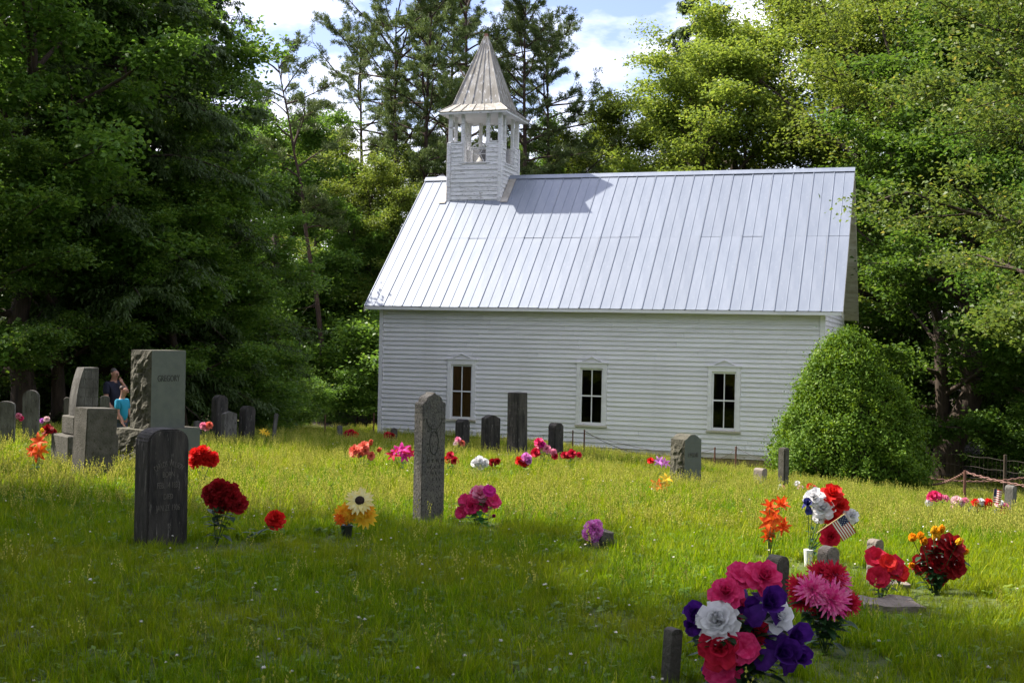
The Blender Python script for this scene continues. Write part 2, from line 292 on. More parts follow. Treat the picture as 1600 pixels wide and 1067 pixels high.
# ------------------------------------------------------------------ church
CH_RZ = math.atan2(-.315, .949)
church = empty('church', (9.78, 36, CZ), CH_RZ)
tag(church, 'white clapboard country church with pale metal roof and belfry', 'church')
XL, XR, YF, YB = -15.08, -.55, .30, 10.10        # walls
ZB, ZE, ZR, HALF, LEN = -3.62, .93, 5.85, 5.2, 15.57
WINX = (-12.12, -7.70, -3.50); WZ0, WZ1, WHW = -2.82, -.82, .50
SL = (ZR-ZE)/HALF
rnd = random.Random(4)
def roof_z(y): return ZE + SL*(y if y < HALF else 2*HALF-y)
def build_walls():
    m = MB(); t0, t1 = YF+.03, YF+.16; top = roof_z(YF)-.12
    xs = [XL+.06]
    for c in WINX: xs += [c-.42, c+.42]
    xs.append(XR-.06)
    for i in range(0, len(xs), 2): m.box(xs[i], xs[i+1], t0, t1, ZB-.1, top)
    for c in WINX:
        m.box(c-.42, c+.42, t0, t1, ZB-.1, WZ0+.10); m.box(c-.42, c+.42, t0, t1, WZ1-.10, top)
    wall = m.build('wall', M['dark_interior'], church); wall['label'] = 'front wall of white clapboards with three windows'
    def board(x0, x1, z, h, parent, swap=None, mat='white_paint'):
        w_ = x1-x0; mb = MB(); j = rnd.uniform(-.003, .003)
        b0, b1 = -.042+j, -.004+j
        mb.hexa([(0,b0,0),(w_,b0,0),(w_,.02,0),(0,.02,0),(0,b1,h+.012),(w_,b1,h+.012),(w_,.02,h+.012),(0,.02,h+.012)])
        o = mb.build('clapboard', M[mat], parent)
        if swap is None: o.location = (x0, YF+.008, z)
        else: swap(o, x0, z)
        o.rotation_euler.y += rnd.uniform(-.0006, .0006) if w_ > 2 else rnd.uniform(-.002, .002)
        return o
    h = .1475; n = int((roof_z(YF)-.32-ZB)/h)
    for k in range(n):
        z = ZB + k*h
        cuts = [XL+.11]
        for c in WINX:
            if z+h > WZ0-.02 and z < WZ1+.04: cuts += [c-WHW-.004, c+WHW+.004]
        cuts.append(XR-.13)
        for i in range(0, len(cuts), 2):
            a_, b_ = cuts[i], cuts[i+1]; q_ = [a_]
            while b_-q_[-1] > 4.6: q_.append(q_[-1]+rnd.uniform(2.2, 4.2))
            q_.append(b_)
            for u_, v_ in zip(q_, q_[1:]): board(u_, v_-(.005 if v_ < b_ else 0), z, h, wall, mat='stain_shade_paint' if k == 0 or (k == 1 and rnd.random() < .5) else 'white_paint')
        for c in WINX:
            if z < WZ1+.04 and z+h > WZ1+.02: board(c-WHW-.003, c+WHW+.003, WZ1+.012, z+h-WZ1-.012, wall)
            if z < WZ0-.02 and z+h > WZ0-.02 and WZ0-.02-z > .03: board(c-WHW-.003, c+WHW+.003, z, WZ0-.034-z, wall)
    # corner boards, frieze, sill beam
    m = MB(); m.box(XL-.03, XL+.10, YF-.05, YF+.09, ZB-.02, roof_z(YF)-.12); m.build('corner_board', M['white_paint'], church)
    m = MB(); m.box(XR-.12, XR+.03, YF-.05, YF+.09, ZB-.02, roof_z(YF)-.12); m.build('corner_board', M['white_paint'], church)
    m = MB(); m.box(XL+.105, XR-.125, YF-.028, YF+.02, ZB+n*h+.012, roof_z(YF)-.10); m.build('eave_shade_frieze', M['stain_shade_paint'], church)  # darker colour stands in for the shadow under the eave
    m = MB(); m.box(XL, XR, YF-.01, YF+.2, ZB-.22, ZB-.004); m.build('sill_beam', M['sill_wood'], church)
    for i, x in enumerate(np.linspace(XL+.3, XR-.3, 7)):
        m = MB(); m.box(x-.22, x+.22, YF+.0, YF+.4, ZB-1.1, ZB-.225); m.build('foundation_pier', M['pier_stone'], church, bevel=.03)
    # gable ends
    for side, X in ((1, XR), (-1, XL)):
        m = MB(); xa, xb = (X-.16, X-.03) if side > 0 else (X+.03, X+.16)
        yb, yf = YB-.05, YF+.165; zt = roof_z(YF)-.12
        pts = [(yf, ZB-.1), (yb, ZB-.1), (yb, zt), (HALF, ZR-.14), (yf, zt)]
        b = len(m.V)
        m.V += [(xa, y, z) for y, z in pts] + [(xb, y, z) for y, z in pts]
        m.F += [tuple(range(5)), tuple(range(9, 4, -1))] + [(i, i+5, (i+1) % 5+5, (i+1) % 5) for i in range(5)]; m.mi += [0]*7
        gw = m.build('gable_wall', M['dark_interior'], church)
        nn = int((ZR-.2-ZB)/h)
        for k in range(nn):
            z = ZB+k*h; zz = z+h
            if zz < zt: y0, y1 = YF+.10, YB
            else: y0 = (zz-ZE+.14)/SL; y1 = 2*HALF-y0
            if y1-y0 < .2: continue
            mb = MB(); w_ = y1-y0
            mb.hexa([(0,-.042,0),(w_,-.042,0),(w_,.02,0),(0,.02,0),(0,-.006,h+.012),(w_,-.006,h+.012),(w_,.02,h+.012),(0,.02,h+.012)])
            o = mb.build('clapboard', M['white_paint'], gw)
            if side > 0: o.location = (X-.008, y0, z); o.rotation_euler = (0, 0, math.pi/2)
            else: o.location = (X+.008, y1, z); o.rotation_euler = (0, 0, -math.pi/2)
        m = MB()
        x0, x1 = (X-.03, X+.035) if side > 0 else (X-.035, X+.03)
        m.box(x0, x1, YB, YB+.12, ZB, roof_z(YB)-.15); m.build('corner_board', M['white_paint'], church)
    m = MB(); m.box(XL+.16, XR-.16, YB-.18, YB-.06, ZB-.1, roof_z(YB)-.14); m.build('rear_wall', M['dark_interior'], church)
    m = MB(); m.box(XL+.16, XR-.16, YF+.17, YB-.19, ZB-.08, ZB+.02); m.build('interior_floor', M['dark_interior'], church)
build_walls()
def build_windows():
    for wi, c in enumerate(WINX):
        y = YF
        m = MB(); m.box(c-WHW, c-WHW+.125, y-.06, y+.06, WZ0+.04, WZ1-.002); m.box(c+WHW-.125, c+WHW, y-.06, y+.06, WZ0+.04, WZ1-.002)
        m.box(c-WHW+.126, c+WHW-.126, y-.058, y+.06, WZ1-.15, WZ1-.002)
        win = m.build('window', M['white_paint'], church, bevel=.004)
        win['label'] = ['window with brown boards behind its panes', 'middle window with dark panes', 'window nearest the green bush, dark panes'][wi]
        m = MB(); m.box(c-WHW-.03, c+WHW+.03, y-.085, y+.055, WZ0-.02, WZ0+.038); m.build('sill', M['stain_shade_paint'], win, bevel=.005)
        m = MB(); m.box(c-WHW-.05, c+WHW+.05, y-.085, y+.05, WZ1, WZ1+.045); m.build('cap', M['white_paint'], win, bevel=.005)
        m = MB(); p = [(c-.28, WZ1+.047), (c+.28, WZ1+.047), (c, WZ1+.19)]
        b = 0; m.V += [(x, y-.04, z) for x, z in p] + [(x, y+.03, z) for x, z in p]; m.F += [(0,1,2),(5,4,3),(0,3,4,1),(1,4,5,2),(2,5,3,0)]; m.mi += [0]*5
        m.build('pediment', M['white_paint'], win)
        m = MB()
        for s in (-1, 1):
            m.hexa([(c+s*.32,y-.075,WZ1+.046),(c,y-.075,WZ1+.185),(c,y+.0,WZ1+.185),(c+s*.32,y+.0,WZ1+.046),
                    (c+s*.32,y-.075,WZ1+.075),(c,y-.075,WZ1+.22),(c,y+.0,WZ1+.22),(c+s*.32,y+.0,WZ1+.075)])
        m.build('pediment_moulding', M['white_paint'], win)
        m = MB(); x0, x1, z0, z1 = c-.374, c+.374, WZ0+.042, WZ1-.152; yy0, yy1 = y+.0, y+.045
        m.box(x0, x0+.05, yy0, yy1, z0, z1); m.box(x1-.05, x1, yy0, yy1, z0, z1)
        m.box(x0+.051, x1-.051, yy0+.002, yy1, z0, z0+.085); m.box(x0+.051, x1-.051, yy0+.002, yy1, z1-.06, z1)
        zm = (z0+z1)/2+.02; m.box(x0+.051, x1-.051, yy0-.008, yy1, zm-.022, zm+.022)
        m.box(c-.016, c+.016, yy0+.004, yy1, z0+.086, zm-.023); m.box(c-.016, c+.016, yy0+.004, yy1, zm+.023, z1-.061)
        m.build('sash', M['white_paint'], win)
        for (a, b) in ((x0+.05, c-.016), (c+.016, x1-.05)):
            for (d, e) in ((z0+.085, zm-.022), (zm+.022, z1-.06)):
                m = MB(); m.box(a, b, y+.022, y+.026, d, e); m.build('pane', M['window_glass'], win)
        if wi == 0:
            for k in range(5):
                m = MB(); m.box(c-.415+k*.166, c-.415+k*.166+.160, y+.075, y+.09, WZ0+.10, WZ1-.10); m.build('interior_board', M['brown_panel'], win)
build_windows()
def build_roof():
    sl = math.hypot(HALF, ZR-ZE); ang = math.atan2(ZR-ZE, HALF)
    m = MB()      # deck
    for s in (0, 1):
        pts = [(-LEN+.03, .03, ZE-.10), (-.03, .03, ZE-.10), (-.03, HALF, ZR-.10), (-LEN+.03, HALF, ZR-.10)]
        top = [(x, y, z+.08) for x, y, z in pts]
        if s: pts = [(x, 2*HALF-y, z) for x, y, z in pts][::-1]; top = [(x, 2*HALF-y, z) for x, y, z in top][::-1]
        m.hexa(pts+top)
    roof = m.build('roof', M['stain_shade_paint'], church)
    npan = 23; pw = LEN/npan; split = .50*sl
    def panel(length):
        m = MB(); m.box(.0, pw-.004, 0, length, 0, .006)
        for x, hw, hh in ((.0, .021, .028), (pw*.5, .013, .018)):
            m.hexa([(x,.0,.006),(x+2*hw,.0,.006),(x+2*hw,length,.006),(x,length,.006),(x+hw*.4,.0,hh),(x+hw*1.6,.0,hh),(x+hw*1.6,length,hh),(x+hw*.4,length,hh)])
        me = m.mesh('roof_panel'); me.materials.append(M['roof_metal']); return me
    lower, upper = panel(split+.06), panel(sl-split)
    for side in (0, 1):
        for i in range(npan):
            for me, s0, n0 in ((lower, 0, 0), (upper, split, .007)):
                o = link('roof_panel', me, None, roof)
                x = -LEN+i*pw
                s0 += rnd.uniform(-.01, .01) if s0 == 0 else 0
                n0 += rnd.uniform(0, .004)
                yy = s0*math.cos(ang)-n0*math.sin(ang); zz = ZE-.018+s0*math.sin(ang)+n0*math.cos(ang)
                if side == 0: o.location = (x, yy, zz); o.rotation_euler = (ang+rnd.uniform(-.002,.002), rnd.uniform(-.002,.002), 0)
                else: o.location = (x+pw, 2*HALF-yy, zz); o.rotation_euler = (ang, 0, math.pi)
    m = MB()
    for s in (-1, 1):
        a, b = (HALF+s*.16, ZR-.155*SL+.05), (HALF, ZR+.055)
        p = [(-LEN-.01, a[0], a[1]), (.01, a[0], a[1]), (.01, b[0], b[1]), (-LEN-.01, b[0], b[1])]
        if s > 0: p = p[::-1]
        m.hexa([(x, y, z-.012) for x, y, z in p]+p)
    m.build('ridge_cap', M['roof_metal'], roof)
    for X in (-LEN-.005, -.028):
        for s in (0, 1):
            m = MB(); p = [(.0, ZE-.20), (HALF-.002, ZR-.20), (HALF-.002, ZR-.03), (.0, ZE-.03)]
            if s: p = [(2*HALF-y, z) for y, z in p]
            q = [(X, y, z) for y, z in p]; r = [(X+.033, y, z) for y, z in p]
            m.hexa([q[0], q[1], r[1], r[0], q[3], q[2], r[2], r[3]]); m.build('rake_board', M['stain_shade_paint'], roof)
    m = MB(); m.box(-LEN+.04, -.04, .006, .03, ZE-.13, ZE-.03); m.build('eave_board', M['white_paint'], roof)
build_roof()
def build_belfry():
    bx, by, A = -13.27, HALF, 1.03
    zs, zc, ze, zf, za = 6.24, 7.0, 8.03, 8.40, 11.1
    m = MB()
    t = .05
    m.box(bx-A+.03, bx+A-.03, by-A+.03, by-A+.03+t, 4.2, zs-.02); m.box(bx-A+.03, bx+A-.03, by+A-.03-t, by+A-.03, 4.2, zs-.02)
    m.box(bx-A+.03, bx-A+.03+t, by-A+.09, by+A-.09, 4.2, zs-.022); m.box(bx+A-.03-t, bx+A-.03, by-A+.09, by+A-.09, 4.2, zs-.022)
    m.box(bx-A+.09, bx+A-.09, by-A+.09, by+A-.09, 6.02, 6.06)
    bel = m.build('belfry', M['peeling_paint'], church); bel['label'] = 'square belfry with peeling white boards and tall pyramid tin roof'
    def place(o, k): o.location = (bx, by, 0); o.rotation_euler = (0, 0, k*math.pi/2)
    h = .155
    for k in range(4):
        z = 4.30 if k in (0, 2) else 4.9
        while z < zc-.02:
            hh = min(h, zc-z)
            segs = [(-A+.12, A-.12)] if z+hh*.6 < zs else [(-A+.12, -A*.47), (A*.47, A-.12)]
            for a, b in segs:
                mb = MB(); j = rnd.uniform(-.006, .006)
                mb.hexa([(a,-A-.012+j,z),(b,-A-.012+j,z),(b,-A+.028,z),(a,-A+.028,z),(a,-A+.012+j,z+hh+.01),(b,-A+.012+j,z+hh+.01),(b,-A+.028,z+hh+.01),(a,-A+.028,z+hh+.01)])
                o = mb.build('clapboard', M['peeling_paint'], bel); place(o, k)
            z += h
        # corner board, corner post, inner posts, sill
        mb = MB(); mb.box(-A-.03, -A+.11, -A-.03, -A+.11, 4.25, zc); o = mb.build('corner_board', M['peeling_paint'], bel, bevel=.006); place(o, k)
        mb = MB(); mb.box(-A+.005, -A+.145, -A+.005, -A+.145, zc+.003, ze); o = mb.build('post', M['peeling_paint'], bel, bevel=.006); place(o, k)
        for s in (-1, 1):
            c = s*A*.47; mb = MB(); mb.box(c-.060, c+.060, -A+.035, -A+.145, zs+.042, ze); o = mb.build('post', M['peeling_paint'], bel, bevel=.006); place(o, k)
            a, b = (-A+.10, c-.09) if s < 0 else (c+.09, A-.10)
            mb = MB(); mb.box(a, b, -A-.02, -A+.09, zc+.004, zc+.03); o = mb.build('ledge', M['peeling_paint'], bel); place(o, k)
        mb = MB(); mb.box(-A*.47-.1, A*.47+.1, -A-.025, -A+.10, zs, zs+.038); o = mb.build('opening_sill', M['peeling_paint'], bel); place(o, k)
    E_, I_ = 1.33, .92
    m = MB(); m.box(bx-E_+.06, bx+E_-.06, by-E_+.06, by+E_-.06, ze+.002, ze+.03); m.build('soffit', M['white_paint'], bel)
    for k in range(4):
        mb = MB(); mb.box(-E_+.04, E_-.041, -E_+.035, -E_+.058, ze-.03, ze+.075); o = mb.build('fascia', M['peeling_paint'], bel); place(o, k)
        n = 6
        for i in range(n):
            f0, f1 = -1+2*i/n, -1+2*(i+1)/n; mb = MB(); g = .002
            def slab(p, th):
                a, b, c, d = [Vector(v) for v in p]; nn = (b-a).cross(d-a).normalized()*th
                return [a-nn, b-nn, c-nn, d-nn, a, b, c, d]
            mb.hexa(slab([(f0*E_+g,-E_,ze+.055),(f1*E_-g,-E_,ze+.055),(f1*I_-g,-I_,zf),(f0*I_+g,-I_,zf)], .012))
            o_ = Vector((0,-.4,.9)).normalized()*.022; wd = .022
            if i: 
                p = [(f0*E_-wd/2,-E_,ze+.055),(f0*E_+wd/2,-E_,ze+.055),(f0*I_+wd/2,-I_,zf),(f0*I_-wd/2,-I_,zf)]
                mb.hexa([Vector(v) for v in p]+[Vector(v)+o_ for v in p])
            o = mb.build('eave_panel', M['old_tin'], bel); place(o, k)
        n = 5; tp = .045
        for i in range(n):
            f0, f1 = -1+2*i/n, -1+2*(i+1)/n; mb = MB()
            mb.hexa(slab([(f0*I_+g,-I_,zf-.004),(f1*I_-g,-I_,zf-.004),(f1*tp,-tp,za),(f0*tp,-tp,za)], .012))
            o_ = Vector((0,-.95,.3)).normalized()*.014; wd = .018
            if i:
                p = [(f0*I_-wd/2,-I_,zf),(f0*I_+wd/2,-I_,zf),(f0*tp+.006,-tp,za),(f0*tp-.006,-tp,za)]
                mb.hexa([Vector(v) for v in p]+[Vector(v)+o_ for v in p])
            o = mb.build('spire_panel', M['old_tin'], bel); place(o, k)
        mb = MB(); mb.tube([(-E_, -E_, ze+.06), (-I_, -I_, zf+.005), (-tp, -tp, za)], [.022, .024, .016], 6); o = mb.build('hip_cap', M['old_tin'], bel); place(o, k)
    m = MB(); m.hexa([(bx-.08,by-.08,za-.08),(bx+.08,by-.08,za-.08),(bx+.08,by+.08,za-.08),(bx-.08,by+.08,za-.08),(bx-.05,by-.05,za+.07),(bx+.05,by-.05,za+.07),(bx+.05,by+.05,za+.07),(bx-.05,by+.05,za+.07)]); m.build('finial', M['rust'], bel)
    # flashing either side of the belfry on the front slope
    for x0, x1 in ((bx-A-.30, bx-A-.031), (bx+A+.031, bx+A+.30)):
        mb = MB(); ya, yb = HALF-1.16, HALF-.05
        q = lambda y: roof_z(y)+.042
        mb.hexa([(x0,ya,q(ya)),(x1,ya,q(ya)),(x1,yb,q(yb)),(x0,yb,q(yb)),(x0,ya,q(ya)+.008),(x1,ya,q(ya)+.008),(x1,yb,q(yb)+.008),(x0,yb,q(yb)+.008)])
        mb.build('flashing', M['flashing'], bel)
    # bell: a thing of its own, hung inside the belfry
    bell = empty('church_bell', church.matrix_basis @ Vector((bx, by-.1, 6.5)), CH_RZ)
    bell.location = Matrix.Translation((9.78, 36, CZ)) @ Matrix.Rotation(CH_RZ, 4, 'Z') @ Vector((bx, by-.1, 6.5))
    tag(bell, 'old cast bell on a pale yoke inside the open belfry', 'bell')
    prof = [(.02,.34),(.13,.33),(.17,.26),(.19,.12),(.24,-.02),(.32,-.12),(.33,-.16),(.29,-.16),(.20,0),(.15,.2)]
    V = []; F = []; n = 20
    for r, z in prof: V += [(r*math.cos(2*math.pi*i/n), r*math.sin(2*math.pi*i/n), z) for i in range(n)]
    for a in range(len(prof)-1): F += [(a*n+i, a*n+(i+1) % n, (a+1)*n+(i+1) % n, (a+1)*n+i) for i in range(n)]
    link('bell_body', npmesh('bell_body', V, F, True), M['bell_iron'], bell)
    mb = MB(); mb.box(-.55, .55, -.05, .05, .36, .46); mb.build('yoke', M['peeling_paint'], bell)
    mb = MB(); a = [2*math.pi*i/18 for i in range(19)]
    mb.tube([(.40*math.cos(q), -.34, .16+.40*math.sin(q)) for q in a], .028, 6, False)
    for q in (0, 1.05, 2.1): mb.tube([(.40*math.cos(q), -.34, .16+.40*math.sin(q)), (-.40*math.cos(q), -.34, .16-.40*math.sin(q))], .016, 5)
    mb.build('bell_wheel', M['peeling_paint'], bell)
    for s in (-1, 1):
        mb = MB(); mb.hexa([(s*.42-.04,-.16,-.42),(s*.42+.04,-.16,-.42),(s*.42+.04,.16,-.42),(s*.42-.04,.16,-.42),(s*.42-.05,-.06,.36),(s*.42+.05,-.06,.36),(s*.42+.05,.06,.36),(s*.42-.05,.06,.36)]); mb.build('bell_stand', M['peeling_paint'], bell)
build_belfry()

# ------------------------------------------------------------------ trees
def interp(path, s):
    n = len(path)-1; f = min(s, .9999)*n; i = int(f); return path[i]+(path[i+1]-path[i])*(f-i)
def unit(v): return v/(np.linalg.norm(v)+1e-9)
def leaves(C, L, W, rng, up=.9, D=None, NN=None, droop=.15, fold=.12, dirz=.35):
    """one small folded quad for every leaf"""
    n = len(C); C = np.asarray(C, float)
    d = rng.normal(size=(n, 3)); d[:, 2] *= dirz
    if D is not None: d = d*.55+np.asarray(D)
    d /= np.linalg.norm(d, axis=1)[:, None]+1e-9
    nn = rng.normal(size=(n, 3))*.55; nn[:, 2] += up
    if NN is not None: nn += np.asarray(NN)
    s = np.cross(d, nn); s /= np.linalg.norm(s, axis=1)[:, None]+1e-9; nn = np.cross(s, d)
    k = rng.uniform(.7, 1.3, size=(n, 1)); l = L*k; w_ = W*k
    V = np.empty((n, 4, 3)); V[:, 0] = C; V[:, 1] = C+d*l*.5+s*w_*.5+nn*l*fold; V[:, 3] = C+d*l*.5-s*w_*.5+nn*l*fold
    V[:, 2] = C+d*l; V[:, 2, 2] -= (l*droop)[:, 0]
    return V.reshape(-1, 3), np.arange(n*4).reshape(n, 4)
class Wood:
    def __init__(s): s.V = []; s.F = []; s.n = 0
    def add(s, path, radii, sides):
        V, F = tube(path, radii, sides); s.V.append(V); s.F.append(F+s.n); s.n += len(V)
    def mesh(s, name): return npmesh(name, np.concatenate(s.V), np.concatenate(s.F), True)
def limb_path(base, az, el, L, rng, n=6, bend=.0, jit=.06):
    p = [np.array(base, float)]; e = el; a = az
    for i in range(n-1):
        a += rng.normal()*.14; e += bend/(n-1)+rng.normal()*.07
        p.append(p[-1]+L/(n-1)*np.array([math.cos(a)*math.cos(e), math.sin(a)*math.cos(e), math.sin(e)]))
    return np.array(p)
def broadleaf(name, seed, H, R, cb, n1, n2, n3, nl, leaf, r0=.022, fork=False, up=.9, sig=.30, peak=.38):
    rng = np.random.default_rng(seed); wd = Wood(); P = []
    k = 10; tp = np.zeros((k, 3)); tp[:, 2] = np.linspace(-.3, H*.93, k)
    wob = np.cumsum(rng.normal(size=(k, 2))*.012*H, axis=0); tp[:, :2] = wob-wob[0]; tp[1, :2] *= .4
    rad = H*r0*np.linspace(1, .12, k)**.9; rad[0] *= 1.5; rad[1] *= 1.1
    wd.add(tp, rad, 9)
    for i in range(n1):
        t = ((i+rng.uniform(.1, .9))/n1)
        h = cb+(H*.9-cb)*t; base = interp(tp, (h+.3)/(H*.93+.3))
        prof = math.sqrt(max(.08, 1-((t-peak)/(1.03-peak if t > peak else peak+.45))**2))
        L = R*prof*rng.uniform(.72, 1.18); az = i*2.4+rng.normal()*.35; el = math.radians(8+52*t+rng.normal()*9)
        lp = limb_path(base, az, el, L, rng, 7, bend=.15-.35*rng.random())
        lr = H*r0*.42*(.4+.6*L/R)*(1-.5*t); wd.add(lp, lr*np.linspace(1, .15, 7), 5)
        for j in range(n2):
            s = rng.uniform(.22, 1) if j else 1.0; b = interp(lp, s)
            a2 = az+rng.choice([-1, 1])*rng.uniform(.3, 1.35)*(1 if j else .2); L2 = R*.36*rng.uniform(.6, 1.15)*(1.15-.5*s)
            sp = limb_path(b, a2, el*.5+rng.normal()*.3, L2, rng, 5, bend=-.1)
            if n2 < 14: wd.add(sp, lr*.32*np.linspace(1, .2, 5), 3)
            for q in range(n3):
                c = interp(sp, rng.uniform(.25, 1.0))+rng.normal(size=3)*np.array([.16, .16, .10])*L2
                m = int(nl*rng.uniform(.5, 1.4)); sg = np.array([sig, sig, sig*.42])*rng.uniform(.8, 1.3)
                P.append(c+rng.normal(size=(m, 3))*sg)
    C = np.concatenate(P)
    V, F = leaves(C, leaf, leaf*.62, rng, up=up)
    return wd.mesh(name+'_trunk'), npmesh(name+'_crown', V, F)
def hemlock(name, seed, H, R, cb, n1, n2, nl, leaf, r0=.016):
    rng = np.random.default_rng(seed); wd = Wood(); P = []; D = []
    k = 9; tp = np.zeros((k, 3)); tp[:, 2] = np.linspace(-.3, H, k); tp[1:, :2] = np.cumsum(rng.normal(size=(k-1, 2))*.05, axis=0)
    wd.add(tp, H*r0*np.linspace(1, .06, k), 8)
    for i in range(n1):
        t = (i+rng.random())/n1; h = cb+(H*.985-cb)*t; base = interp(tp, (h+.3)/(H+.3))
        L = R*(1-t)**.75*rng.uniform(.7, 1.15)+.25; az = i*2.4+rng.normal()*.3; el = math.radians(8+22*t+rng.normal()*7)
        lp = limb_path(base, az, el, L, rng, 6, bend=-.65); wd.add(lp, (.010+.010*L)*np.linspace(1, .15, 6), 4)
        for j in range(n2):
            s = rng.uniform(.12, 1); b = interp(lp, s); sg = 1 if j % 2 else -1
            a2 = az+sg*rng.uniform(.6, 1.15); L2 = L*.40*(1.1-s*.75)+.18
            sp = limb_path(b, a2, -.12+rng.normal()*.1, L2, rng, 4, bend=-.45)
            m = int(nl*(.4+L2)); u = rng.random(m)**.8
            c = np.array([interp(sp, q) for q in u]); dd = unit(sp[-1]-sp[0]); side = np.cross(dd, [0, 0, 1])
            off = rng.normal(size=(m, 1))*.085*(1.2-u[:, None]); c = c+off*side+rng.normal(size=(m, 3))*.035
            P.append(c); D.append(dd*.9+np.sign(off)*side*.8)
    C = np.concatenate(P); V, F = leaves(C, leaf, leaf*.34, rng, up=1.6, D=np.concatenate(D), droop=.3)
    return wd.mesh(name+'_trunk'), npmesh(name+'_crown', V, F)
def pine(name, seed, H, R, cb, n1, n2, n3, needles, r0=.011, lean=(0, 0), nlen=.15, dead=4):
    rng = np.random.default_rng(seed); wd = Wood(); P = []; D = []
    k = 12; tp = np.zeros((k, 3)); z = np.linspace(0, 1, k); tp[:, 2] = -.3+z*H; wob = np.cumsum(rng.normal(size=(k, 2))*.06, axis=0); wob -= wob[0]
    tp[:, 0] = lean[0]*z**1.2+wob[:, 0]; tp[:, 1] = lean[1]*z+wob[:, 1]
    wd.add(tp, H*r0*np.linspace(1, .12, k), 8)
    for i in range(dead):
        h = rng.uniform(.18, .5); lp = limb_path(interp(tp, h), rng.uniform(0, 6.28), rng.normal()*.2, rng.uniform(.8, 2.2), rng, 6, bend=-.3); wd.add(lp, .022*np.linspace(1, .2, 6), 4)
    for i in range(n1):
        t = (i+rng.random())/n1; h = cb+(1-cb)*t; base = interp(tp, h*.985)
        L = R*(.35+.65*math.sin(math.pi*min(1, .25+.75*(1-t))))*rng.uniform(.55, 1.15)*(1-t*.45); az = i*2.4+rng.normal()*.5; el = math.radians(2+48*t+rng.normal()*12)
        lp = limb_path(base, az, el, L, rng, 7, bend=.35*rng.normal()); wd.add(lp, (.016+.013*L)*np.linspace(1, .2, 7), 5)
        for j in range(n2):
            s = rng.uniform(.3, 1) if j else 1.; b = interp(lp, s); a2 = az+rng.choice([-1, 1])*rng.uniform(.4, 1.2); L2 = L*.30*rng.uniform(.5, 1.2)+.15
            sp = limb_path(b, a2, .25+rng.normal()*.25, L2, rng, 4, bend=.4); wd.add(sp, .016*np.linspace(1, .35, 4), 3)
            for q in range(n3):
                c = interp(sp, rng.uniform(.35, 1)) + rng.normal(size=3)*.07*np.array([1, 1, .5]); dd = unit(sp[-1]-sp[-2])
                m = needles; P.append(np.repeat(c[None], m, 0)+rng.normal(size=(m, 3))*.05); v = rng.normal(size=(m, 3)); v[:, 2] += .5; v /= np.linalg.norm(v, axis=1)[:, None]; D.append(v*1.2+dd*.6)
    C = np.concatenate(P); V, F = leaves(C, nlen, .030, rng, up=.4, D=np.concatenate(D), droop=0, fold=.0)
    return wd.mesh(name+'_trunk'), npmesh(name+'_crown', V, F)
KINDS = {}
def kind(key, meshes, bark, leaf):
    a, b = meshes; a.materials.append(M[bark]); b.materials.append(M[leaf]); KINDS[key] = (a, b)
kind('maple', broadleaf('maple', 11, 14, 4.6, 2.2, 20, 9, 6, 52, .16), 'bark', 'leaf_maple')
kind('maple_deep', broadleaf('maple_deep', 12, 14, 4.4, 1.2, 22, 9, 6, 50, .16), 'bark', 'leaf_deep')
kind('bright', broadleaf('bright', 13, 17, 5.6, 3.0, 22, 10, 6, 50, .165, sig=.36), 'bark', 'leaf_bright')
kind('walnut', broadleaf('walnut', 14, 20, 8.6, 6.0, 22, 11, 7, 40, .16, r0=.017, sig=.42, peak=.5), 'bark', 'leaf_bright')
kind('poplar', broadleaf('poplar', 15, 17, 6.2, 3.0, 24, 10, 6, 62, .125, sig=.32, up=.7), 'bark', 'leaf_poplar')
kind('hemlock', hemlock('hemlock', 16, 19, 4.6, .8, 95, 16, 52, .15), 'bark', 'needle_hemlock')
kind('pine', pine('pine', 17, 20, 4.4, .38, 40, 10, 6, 30), 'pine_bark', 'needle_pine')
kind('pine_wide', pine('pine_wide', 18, 20, 6.2, .46, 34, 10, 6, 30, lean=(.6, .2)), 'pine_bark', 'needle_pine')
kind('pine_lean', pine('pine_lean', 19, 15, 3.4, .52, 22, 8, 5, 24, r0=.0095, lean=(-2.6, .3), dead=7), 'pine_bark', 'needle_pine')
kind('oak', broadleaf('oak', 23, 17, 5.2, 6.2, 20, 9, 6, 46, .16, r0=.030), 'bark', 'leaf_maple')
kind('shrub', broadleaf('shrub', 20, 3.4, 2.0, .3, 16, 7, 5, 36, .12, r0=.012), 'bark', 'leaf_deep')
kind('shrub_light', broadleaf('shrub_light', 21, 3.0, 2.0, .3, 14, 7, 5, 34, .12, r0=.012), 'bark', 'leaf_maple')
def tree(key, name, label, X, Y, H=None, group=None, rz=0, sx=1.0, leaf=None, cat='tree'):
    a, b = KINDS[key]; base = {'maple':14,'maple_deep':14,'bright':17,'walnut':20,'poplar':17,'oak':17,'hemlock':19,'pine':20,'pine_wide':20,'pine_lean':15,'shrub':3.4,'shrub_light':3.0}[key]
    s = (H or base)/base; r = empty(name, (X, Y, T(X, Y)-.05), rz); r.scale = (s*sx, s*sx, s)
    tag(r, label, cat, group)
    link('trunk', a, None, r); link('crown', b, None, r)
    return r
G1 = 'trees of the woods on the left'; G2 = 'trees of the woods behind the church'; G3 = 'trees of the woods on the right'
G4 = 'low shrubs at the foot of the woods'
